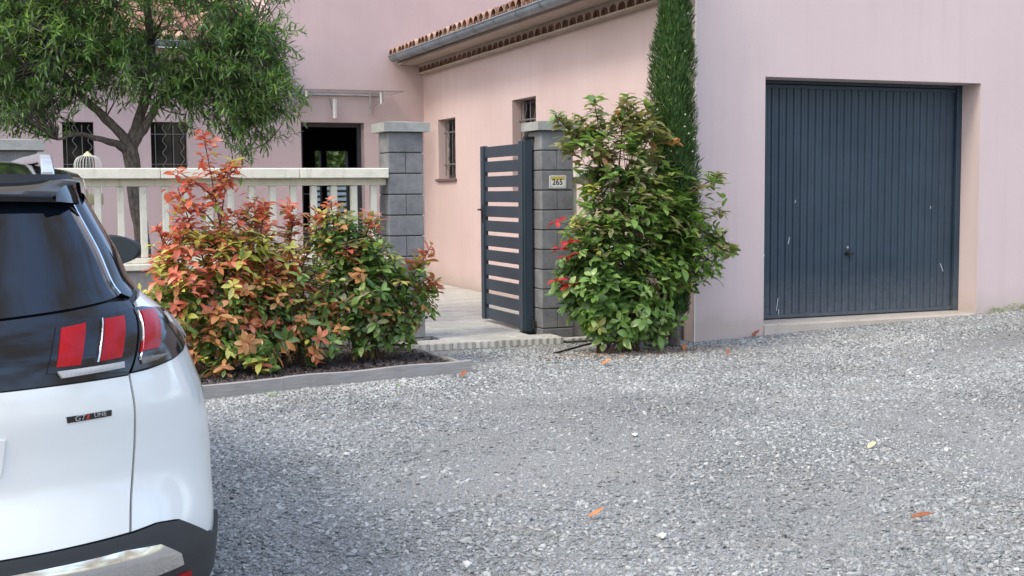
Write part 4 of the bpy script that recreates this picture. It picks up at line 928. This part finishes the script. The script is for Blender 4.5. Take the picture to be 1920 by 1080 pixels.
# fallen leaves
def fallen(x, y, mat, label, sz, rz, curl=.4, g='fallen leaves on the gravel'):
    v, f = leaf_template(1, .38, .55, -curl, 6)
    v = v*sz; v[:, 2] += abs(np.min(v[:, 2])); m = MB().add(v.tolist(), f); o = m.build('fallen_leaf', mat, smooth=True); o.location = (x, y, gz(x, y)+.016); o.rotation_euler = (.15, -.1, rz)
    s_ = o.modifiers.new('thick', 'SOLIDIFY'); s_.thickness = .0012
    tag(o, label, 'leaf', g)
fallen(2.29, 4.94, MT['dryorange'], 'orange curled leaf on the gravel, low centre of the yard', .085, -.15)
fallen(3.60, 4.37, MT['dryleaf'], 'dark red-brown leaf on the gravel at lower right', .105, -.55, .15)
fallen(3.14, 9.16, MT['dryleaf'], 'brown leaf on the gravel just outside the planter corner', .10, .6)
fallen(4.45, 9.32, MT['dryorange'], 'pale orange leaf on the gravel left of the tall shrub', .11, .2)
fallen(4.36, 5.66, MT['dryyellow'], 'pale yellow leaf on the gravel at right of the yard', .09, .4, .2)
fallen(5.55, 9.87, MT['dryorange'], 'orange leaf beside the stake under the cypress', .11, 1.0)
fallen(6.58, 10.36, MT['dryleaf'], 'dark dry leaf against the garage wall left of the door', .12, .3)
fallen(5.75, 9.45, MT['dryleaf'], 'brown leaf on gravel in front of the garage corner', .08, .9)
for x, y, s_, lb in ((2.463, 4.559, .05, 'largest pale stone low in the middle of the yard'), (1.564, 4.489, .058, 'white flat stone at the bottom edge near the car'), (3.35, 6.55, .05, 'broad pale grey stone half way to the garage'), (1.62, 6.7, .05, 'grey stone on the shaded gravel beside the car')):
    o = bpy.data.objects.new('large_stone', stone_mesh(int(s_*1000+x*10), MT['whitestone'], .7)); COL.objects.link(o); o.location = (x, y, .014+gz(x, y)); o.scale = (s_*1.1, s_, s_*.9); o.rotation_euler = (0, 0, x*3); tag(o, lb, 'stone', 'larger stones on the gravel')
# weeds
def weed(x, y, label, n_, h, spread):
    T = thing('weed', (x, y, gz(x, y)), label, 'weed', group='weeds in the gravel'); f_ = Foliage([leaf_template(1, .25, .3, .3, 4)])
    for i in range(n_):
        a = random.uniform(0, 6.28); r = random.random()*spread; p = Vector((x+r*math.cos(a), y-abs(r*math.sin(a))*.5, gz(x, y)+random.random()*h*.5)); d = Vector((math.cos(a), math.sin(a), random.uniform(.2, 2))); f_.add(p, d, Vector((0, 0, 1)), random.uniform(.02, .055), 0)
    f_.finish(T, [MT['lgreen']], 300)
weed(1.60, 8.86, 'small green weed at the foot of the timber border near the car', 16, .06, .035)
weed(9.66, 10.40, 'low clump of green weeds at the wall right of the garage door', 60, .08, .13)
weed(9.88, 10.40, 'taller weed sprig against the wall at the far right', 30, .16, .07)
weed(10.02, 10.40, 'weed tuft at the wall touching the right edge of the view', 40, .12, .06)
weed(5.90, 16.6, 'tiny weed where the pink side wall meets the paving', 14, .12, .06)
weed(2.55, 8.9, 'tiny pale weed among white gravel in front of the border', 8, .03, .03)

# birdcage
BC = thing('birdcage', (.53, 11.75, 0), 'cream and yellow domed birdcage behind the balustrade beside the tree', 'birdcage')
cx, cy = .53, 11.75; m = MB(); r = .118
for i in range(26):
    a = 6.283*i/26; m.tube([(cx+r*math.cos(a), cy+r*math.sin(a), 1.47), (cx+r*math.cos(a), cy+r*math.sin(a), 1.74)]+[(cx+r*math.cos(q)**.7*math.cos(a) if math.cos(q) > 0 else cx, cy+r*math.cos(q)**.7*math.sin(a), 1.74+.085*math.sin(q)) for q in (.3, .6, .9, 1.2, 1.5)], .0022, 4, False)
m.build('wire_bars', MT['cagewire'], BC)
for z_, rr in ((1.48, r), (1.60, r), (1.70, r)):
    m = MB(); m.tube([(cx+rr*math.cos(a*.2618), cy+rr*math.sin(a*.2618), z_) for a in range(25)], .004, 5, False); m.build('hoop', MT['cagewire'], BC)
m = MB(); m.tube([(cx, cy, 1.38), (cx, cy, 1.385), (cx, cy, 1.465), (cx, cy, 1.475)], [.115, .122, .125, .12], 20); m.build('base_tray', MT['cageyellow'], BC, smooth=True)
m = MB(); m.tube([(cx, cy, 1.815), (cx, cy, 1.83), (cx, cy, 1.845), (cx, cy, 1.86)], [.045, .04, .02, .006], 12); m.build('top_cap', MT['cageyellow'], BC, smooth=True)
m = MB(); m.tube([(cx, cy, .0), (cx, cy, 1.38)], .02, 8); m.build('stand', MT['cagewire'], BC)
# hedge behind the house
HG = Foliage([leaf_template(1, .5, .3, .2, 4)])
for i in range(3600): HG.add((random.uniform(4.3, 9), random.uniform(27.15, 27.6), random.uniform(1.2, 3.0)), rdir(), rdir(), random.uniform(.1, .18), 0)
ht = thing('garden_hedge', (6.5, 27.6, 0), 'green hedge glimpsed through the dark doorway and back window', 'hedge'); HG.finish(ht, [MT['hedge']], 300)
MB().box(4.3, 27.5, 0, 9, 28, 2.5).build('branches', MT['ldark'], ht)

# ---------------------------------------------------------------- car
CA = math.radians(6.0)
CR = thing('parked_car', (-.30, 3.42, 0), 'white crossover car with gloss black tailgate band, parked at the left edge', 'car', rz=CA); LOCAL.add(CR.name)
PROF = np.array([(.22, .10, .78, .40, 2.5), (.30, .03, .86, .50, 2.5), (.42, .0, .885, .58, 2.4), (.50, .0, .895, .62, 2.35), (.60, .035, .898, .62, 2.3), (.66, .06, .90, .60, 2.3), (.76, .065, .895, .60, 2.3),
 (.86, .06, .88, .60, 2.3), (.94, .07, .85, .58, 2.3), (1.02, .09, .82, .54, 2.3), (1.08, .12, .79, .52, 2.3), (1.12, .15, .755, .50, 2.4), (1.16, .185, .70, .46, 2.5), (1.20, .22, .665, .42, 2.6), (1.30, .30, .635, .38, 2.7), (1.40, .38, .585, .34, 2.9), (1.48, .445, .55, .32, 3.0), (1.54, .50, .53, .32, 3.0)])
# smooth the profile a little so the reflections flow
ZS = np.linspace(.22, 1.54, 133); PS = np.stack([np.interp(ZS, PROF[:, 0], PROF[:, i]) for i in range(1, 5)], 1)
ker = np.array([1, 2, 3, 2, 1.])/9
for _ in range(2): PS = np.stack([np.convolve(np.pad(PS[:, i], 2, mode='edge'), ker, 'valid') for i in range(4)], 1)
LEN = 4.35
def B2(s, z):
    v0, W_, D_, n_ = [float(np.interp(z, ZS, PS[:, i])) for i in range(4)]
    sg = -1 if s < 0 else 1; s = abs(s)
    if s <= 1:
        th = s*math.pi/2; u_ = W_*math.sin(th)**(2/n_); v_ = v0+D_*(1-max(0, math.cos(th))**(2/n_))
    else:
        v_ = v0+D_+(s-1)*3.0; tt = (v_-v0-D_)
        grow = (.03*min(1, tt/1.2)) if z < 1.13 else .075*min(1, tt/.9)
        u_ = W_+grow
        if v_ > 3.3 and z < 1.13: u_ -= .5*((v_-3.3)/1.1)**2.2
        if z >= 1.13 and v_ > 2.6: u_ -= .0
    return sg*u_, v_
def CP(s, z, off=0):
    e = 1e-3; u_, v_ = B2(s, z)
    if not off: return Vector((u_, v_, z))
    a = Vector((*B2(s+e, z), z))-Vector((*B2(s-e, z), z)); c = Vector((*B2(s, min(1.539, z+4e-3)), min(1.539, z+4e-3)))-Vector((*B2(s, max(.221, z-4e-3)), max(.221, z-4e-3)))
    n_ = a.cross(c); n_ = n_.normalized(); return Vector((u_, v_, z))+n_*off
def interp_poly(pl, t):
    f = t*(len(pl)-1); i = min(int(f), len(pl)-2); a, c = pl[i], pl[i+1]; k_ = f-i
    return (a[0]*(1-k_)+c[0]*k_, a[1]*(1-k_)+c[1]*k_)
def patch(name, low, top, mat, off, n=16, m_=8, parent=None, thick=.012, smooth=True, mirror=False, bulge=0):
    res = []
    for sgn in ((1, -1) if mirror else (1,)):
        mb = MB(); rows = []
        for j in range(m_+1):
            row = []
            for i in range(n+1):
                a = interp_poly(low, i/n); c = interp_poly(top, i/n); k_ = j/m_; s = (a[0]*(1-k_)+c[0]*k_)*sgn; z = a[1]*(1-k_)+c[1]*k_
                o_ = off+bulge*math.sin(math.pi*i/n)*math.sin(math.pi*k_)
                row.append((s, z, o_))
            rows.append(row)
        mb.grid([[CP(*q) for q in r] for r in rows])
        # rim turned inwards so the piece has thickness
        loop = [rows[0][i] for i in range(n+1)]+[rows[j][n] for j in range(1, m_+1)]+[rows[m_][i] for i in range(n-1, -1, -1)]+[rows[j][0] for j in range(m_-1, 0, -1)]
        mb.grid([[CP(s, z, o_) for s, z, o_ in loop], [CP(s, z, o_-thick) for s, z, o_ in loop]], close=True)
        o = mb.build(name, mat, parent or CR, org=(0, 0, 0)); me = o.data
        bm = bmesh.new(); bm.from_mesh(me); bmesh.ops.remove_doubles(bm, verts=bm.verts[:], dist=1e-5); bmesh.ops.recalc_face_normals(bm, faces=bm.faces[:]); bm.to_mesh(me); bm.free()
        if smooth: me.shade_smooth(); me.set_sharp_from_angle(angle=math.radians(42))
        res.append(o)
    return res[0]
E0 = -1.0
# dark inner shell
zs_ = [.24+i*.025 for i in range(53)]
ss = [i/24 for i in range(0, 25)]+[1+.1*i/1 for i in range(1, 13)]
rows = []
for z in zs_: rows.append([CP(-s, z, -.014) for s in reversed(ss[1:])]+[CP(s, z, -.014) for s in ss])
m = MB(); m.grid(rows); m.build('body_shell', MT['shell'], CR, org=(0, 0, 0), smooth=True)
# white tailgate and quarter panels
hl = [(-.385, .522), (-.2, .516), (0, .513), (.2, .516), (.385, .522)]; ht_ = [(-.449, .953), (-.25, .949), (0, .943), (.25, .949), (.449, .953)]
tg = patch('tailgate', hl, ht_, MT['paint'], 0, 48, 26)
qlow = [(.393, .522), (.47, .528), (.55, .518), (.62, .485), (.72, .44), (.80, .43), (.88, .47), (.95, .58), (1.0, .66), (1.05, .71), (1.12, .72), (1.20, .66), (1.25, .55)]
qtop = [(.457, .957), (.52, .96), (.58, .966), (.66, .974), (.74, .985), (.82, 1.0), (.88, 1.02), (.96, 1.05), (1.0, 1.06), (1.05, 1.07), (1.12, 1.09), (1.20, 1.09), (1.25, 1.09)]
patch('quarter_panel', qlow, qtop, MT['paint'], 0, 52, 22, mirror=True)
# shoulder above the lamp
patch('shoulder_panel', [(.655, 1.135), (.74, 1.128), (.82, 1.122), (.90, 1.108), (.952, 1.056), (1.0, 1.063), (1.25, 1.093)], [(.685, 1.152), (.74, 1.158), (.82, 1.170), (.90, 1.175), (.96, 1.175), (1.0, 1.172), (1.25, 1.16)], MT['paint'], 0, 44, 8, mirror=True)
patch('side_door', [(1.26, .42), (1.6, .42), (1.93, .42)], [(1.26, 1.15), (1.6, 1.15), (1.93, 1.15)], MT['paint'], 0, 16, 20, mirror=True)
patch('front_wing', [(1.94, .42), (2.1, .66), (2.25, .66)], [(1.94, 1.12), (2.1, 1.06), (2.25, .98)], MT['paint'], 0, 12, 10, mirror=True)
# black band and glass
patch('tailgate_band', [(-.449, .957), (-.25, .953), (0, .947), (.25, .953), (.449, .957)], [(-.640, 1.155), (-.52, 1.157), (-.34, 1.141), (0, 1.118), (.34, 1.141), (.52, 1.157), (.640, 1.155)], MT['gloss'], .0, 48, 14)
patch('rear_window', [(-.60, 1.172), (-.53, 1.164), (-.34, 1.149), (0, 1.126), (.34, 1.149), (.53, 1.164), (.60, 1.172)], [(-.575, 1.455), (-.3, 1.462), (0, 1.464), (.3, 1.462), (.575, 1.455)], MT['glass'], -.002, 48, 20)
patch('window_trim', [(.602, 1.172), (.610, 1.174)], [(.576, 1.44), (.584, 1.44)], MT['chrome'], .010, 3, 16, mirror=True)
patch('rear_pillar', [(.616, 1.174), (.655, 1.160), (.70, 1.170)], [(.590, 1.455), (.62, 1.455), (.66, 1.455)], MT['gloss'], .006, 8, 16, mirror=True)
patch('quarter_window', [(.715, 1.178), (.85, 1.185), (1.0, 1.185), (1.22, 1.175)], [(.69, 1.44), (.85, 1.47), (1.0, 1.48), (1.22, 1.49)], MT['glass'], -.003, 20, 12, mirror=True)
patch('side_window', [(1.24, 1.175), (1.5, 1.165), (1.72, 1.16)], [(1.24, 1.49), (1.5, 1.49), (1.64, 1.49)], MT['glass'], -.003, 20, 12, mirror=True)
# lamps
for nm, low, top, mt, off in (
  ('lamp_cluster', [(.24, .985), (.35, .972), (.449, .962)], [(.292, 1.103), (.33, 1.116), (.592, 1.130)], MT['gloss'], .006),
  ('corner_lamp', [(.460, .962), (.58, .970), (.745, .988), (.90, 1.028), (.985, 1.058)], [(.603, 1.131), (.66, 1.132), (.75, 1.122), (.86, 1.112), (.95, 1.064)], MT['smoke'], .006)):
    for sg in (1, -1):
        o = patch(nm, [(a*sg, c) for a, c in low], [(a*sg, c) for a, c in top], mt, off*sg, 18, 8)
        sub = [('red_lens', [(.263, .998), (.320, .998)], [(.303, 1.097), (.375, 1.105)], MT['red'], .011), ('red_lens', [(.372, 1.002), (.440, 1.005)], [(.438, 1.110), (.520, 1.113)], MT['red'], .011),
               ('chrome_edge', [(.362, 1.000), (.367, 1.000)], [(.428, 1.110), (.434, 1.112)], MT['chrome'], .015), ('reversing_lens', [(.270, .968), (.438, .976)], [(.262, .987), (.443, .993)], MT['ribbed'], .012)] if nm == 'lamp_cluster' else \
              [('red_lens', [(.510, 1.012), (.594, 1.015)], [(.616, 1.119), (.715, 1.118)], MT['red'], .013), ('chrome_edge', [(.497, .990), (.500, .990)], [(.605, 1.122), (.608, 1.122)], MT['satin'], .012),
               ('clear_lens', [(.502, .978), (.565, .982)], [(.500, .998), (.635, .995)], MT['amberlens'], .012)]
        for sn, lo_, to_, sm_, so in sub: patch(sn, [(a*sg, c) for a, c in lo_], [(a*sg, c) for a, c in to_], sm_, so, 8, 8, parent=o, bulge=.002)
        if nm == 'corner_lamp' and sg == 1:
            for q in range(15):
                t = q/14; a = (.80+.135*t, 1.105-.062*t); patch('lamp_rib', [(a[0]-.02, a[1]-.030), (a[0]-.016, a[1]-.030)], [(a[0], a[1]), (a[0]+.006, a[1])], MT['satin'], .009, 1, 3, parent=o, thick=.002)
# bumper
patch('rear_bumper', [(-.86, .24), (-.8, .24), (0, .24), (.8, .24), (.86, .24)], [(-.88, .465), (-.80, .425), (-.72, .435), (-.62, .48), (-.55, .513), (-.47, .523), (-.393, .516), (0, .507), (.393, .516), (.47, .523), (.55, .513), (.62, .48), (.72, .435), (.80, .425), (.88, .465)], MT['plastic'], .012, 96, 16)
patch('bumper_chrome', [(-.548, .392), (-.4, .385), (0, .38), (.4, .385), (.548, .392)], [(-.535, .425), (-.46, .470), (-.36, .480), (0, .474), (.36, .480), (.46, .470), (.535, .425)], MT['chrome'], .024, 48, 8, thick=.015, bulge=.006)
for sg in (1, -1): patch('reflector', [(.515*sg, .33), (.60*sg, .33)], [(.525*sg, .362), (.59*sg, .362)], MT['red'], .020*sg, 6, 4)
patch('wheel_arch', [(1.02, .55), (1.07, .66), (1.13, .68), (1.19, .63), (1.24, .50)], [(1.0, .655), (1.06, .72), (1.13, .735), (1.20, .68), (1.26, .55)], MT['plastic'], .014, 24, 4, mirror=True)
patch('door_cladding', [(1.25, .26), (1.9, .26)], [(1.25, .41), (1.9, .41)], MT['plastic'], .01, 12, 4, mirror=True)
# licence recess edge and badge
patch('plate_recess', [(-.128, .725), (.128, .725)], [(-.14, .822), (.14, .822)], MT['paint'], .006, 12, 6, thick=.008)
# badge: text bent onto the panel
def on_panel(s, z, off, name, body, size, mat, parent, sx=1, shear=0, xs=1.0, o2=0.0):
    p = CP(s, z, off); p2 = CP(s+.02, z, off); n_ = (CP(s, z, .1)-CP(s, z, 0)).normalized(); t = (p2-p).normalized(); up_ = n_.cross(t)
    mm = Matrix((t, up_, n_)).transposed(); o = text_mesh(name, body, size, mat, parent, p, mm.to_euler(), ext=.0015, sx=sx, shear=shear, xs=xs, off=o2); return o
bg = patch('badge', [(.262, .8465), (.368, .850)], [(.262, .8635), (.371, .866)], MT['ink'], .003, 8, 2, thick=.004)
on_panel(.2885, .8563, .0055, 'badge_letters', 'GT', .021, MT['badgesilver'], bg, 1.15, .35, .9)
on_panel(.3385, .8583, .0055, 'badge_letters', 'LINE', .0165, MT['badgesilver'], bg, 1.12, 0, 1.05)
patch('badge_stripe', [(.303, .849), (.309, .849)], [(.309, .863), (.315, .863)], MT['badgered'], .0045, 2, 2, thick=.001, parent=bg)
# roof and spoiler
RV = [.385, .45, .55, .615, .635, .80, 1.1, 1.6, 2.2, 2.75, 3.1]; RZ = [1.476, 1.499, 1.519, 1.530, 1.530, 1.556, 1.590, 1.612, 1.602, 1.555, 1.49]; RH = [.44, .475, .515, .535, .538, .565, .59, .61, .61, .60, .58]
def roof_row(v_, cut=0):
    zc = np.interp(v_, RV, RZ); hw = np.interp(v_, RV, RH); back = .06 if v_ < .5 else 0
    r_ = [Vector((hw*q/12, v_+back*abs(q/12)**3, zc-float(np.interp(v_, [.5, .64, .8, 1.0], [.006, .012, .034, .046]))*abs(q/12)**3)) for q in range(-12, 13)]
    return [Vector((-hw-.012, v_+back, zc-.075))]+r_+[Vector((hw+.012, v_+back, zc-.075))]
m = MB(); m.grid([roof_row(v_) for v_ in [.632, .7, .8, .95, 1.1, 1.35, 1.6, 1.9, 2.2, 2.5, 2.75, 2.95, 3.1]]); rfc = m.build('roof', MT['gloss'], CR, org=(0, 0, 0), smooth=True)
def low(r_, dv, dz): return [p+Vector((0, dv, dz)) for p in r_]
sr = [roof_row(v_)[1:-1] for v_ in (.622, .55, .48, .42, .385)]
m = MB(); m.grid(sr+[low(sr[-1], -.003, -.006), low(sr[-1], .002, -.021), low(sr[-1], .06, -.024), low(sr[-1], .16, -.016)]); m.build('spoiler', MT['gloss'], CR, org=(0, 0, 0), smooth=True)
for sg in (1, -1):
    m = MB(); pts = [[Vector((sg*.432, .432, 1.478)), Vector((sg*.462, .49, 1.498)), Vector((sg*.500, .56, 1.508)), Vector((sg*.528, .63, 1.510))], [Vector((sg*.430, .428, 1.452)), Vector((sg*.470, .458, 1.448)), Vector((sg*.508, .52, 1.444)), Vector((sg*.535, .63, 1.44))]]
    m.grid(pts); m.build('spoiler_end', MT['gloss'], CR, org=(0, 0, 0), smooth=True)
    m = MB(); rp = [Vector((sg*.455, .80, 1.535)), Vector((sg*.458, .83, 1.568)), Vector((sg*.460, .88, 1.588)), Vector((sg*.464, .97, 1.600)), Vector((sg*.475, 1.25, 1.602)), Vector((sg*.485, 1.7, 1.606)), Vector((sg*.49, 2.2, 1.600)), Vector((sg*.49, 2.5, 1.575)), Vector((sg*.485, 2.6, 1.53))]
    rows = [[p+Vector((sg*dx, 0, dz)) for dx, dz in ((-.020, 0), (-.016, .010), (.014, .010), (.020, 0), (.019, -.020), (-.019, -.020))] for p in rp]
    m.grid(rows, close=True); m.add(rows[0], [tuple(range(6))]); m.build('roof_rail', MT['satin'], CR, org=(0, 0, 0), smooth=True)
    # mirror
    mc = Vector((sg*.965, 2.72, 1.205)); m = MB(); rr = []
    for i in range(9):
        t = i/8; k_ = math.sin(math.pi*(.08+.84*t)); rr.append([mc+Vector((.135*(t-.5)*2*sg, .0-.055*math.cos(a)*k_-.01, .088*math.sin(a)*k_**.6*(1-.25*t)+.0)) for a in [6.283*q/14 for q in range(14)]])
    m.grid(rr, close=True); m.add(rr[0], [tuple(range(14))]); m.add(rr[-1], [tuple(range(14))]); mo = m.build('mirror', MT['plastic'], CR, org=(0, 0, 0), smooth=True)
    m = MB(); m.add([mc+Vector((.108*math.cos(a)*sg, -.067, .066*math.sin(a))) for a in [6.283*q/20 for q in range(20)]], [tuple(range(20))]); m.build('mirror_glass', MT['mirrorglass'], mo, org=(0, 0, 0))
    m = MB(); m.tube([mc+Vector((-sg*.2, .03, -.05)), mc+Vector((-sg*.08, 0, -.05))], .025, 8); m.build('mirror_stalk', MT['gloss'], mo, org=(0, 0, 0), smooth=True)
m = MB(); m.grid([[Vector((u_, v_, z)) for u_ in (-.6, -.3, 0, .3, .6)] for v_, z in ((2.75, 1.5), (3.35, 1.05))]); m.build('windscreen', MT['glass'], CR, org=(0, 0, 0))
m = MB(); m.grid([[Vector((u_*(1-.12*max(0, (v_-3.6))), v_, z-.05*(u_/.8)**2)) for u_ in (-.85, -.5, 0, .5, .85)] for v_, z in ((3.3, 1.06), (3.8, .98), (4.2, .88), (4.4, .7), (4.42, .3))]); m.build('bonnet', MT['paint'], CR, org=(0, 0, 0), smooth=True)
m = MB(); m.box(-.8, .3, .18, .8, 4.2, .24); m.build('underbody', MT['shell'], CR, org=(0, 0, 0))
for wx in (.79, -.79):
    for wy in (.93, 3.6):
        m = MB(); c = Vector((wx, wy, .345)); Rr = .345; hw = .112; sec = [(-hw*.8, .22), (-hw, .25), (-hw, .31), (-hw*.9, .335), (-hw*.6, Rr), (0, Rr), (hw*.6, Rr), (hw*.9, .335), (hw, .31), (hw, .25), (hw*.8, .22)]
        N_ = 64; m.grid([[c+Vector((x_, r_*math.cos(6.283*i/N_), r_*math.sin(6.283*i/N_))) if not (i % 2 and r_ > .33) else c+Vector((x_, (r_-.009)*math.cos(6.283*i/N_), (r_-.009)*math.sin(6.283*i/N_))) for x_, r_ in sec] for i in range(N_+1)])
        w_ = m.build('wheel', MT['tyre'], CR, org=(0, 0, 0))
        m = MB(); m.tube([c+Vector((-.09, 0, 0)), c+Vector((.09, 0, 0))], .06, 16)
        for q in range(5):
            a = q*1.2566; d = Vector((0, math.cos(a), math.sin(a))); m.tube([c+d*.05+Vector((math.copysign(.085, wx), 0, 0)), c+d*.225+Vector((math.copysign(.095, wx), 0, 0))], [.04, .028], 6)
        m.tube([c+Vector((math.copysign(.02, wx), 0, 0)), c+Vector((math.copysign(.05, wx), 0, 0))], .22, 24); m.build('rim', MT['alloy'], w_, org=(0, 0, 0))
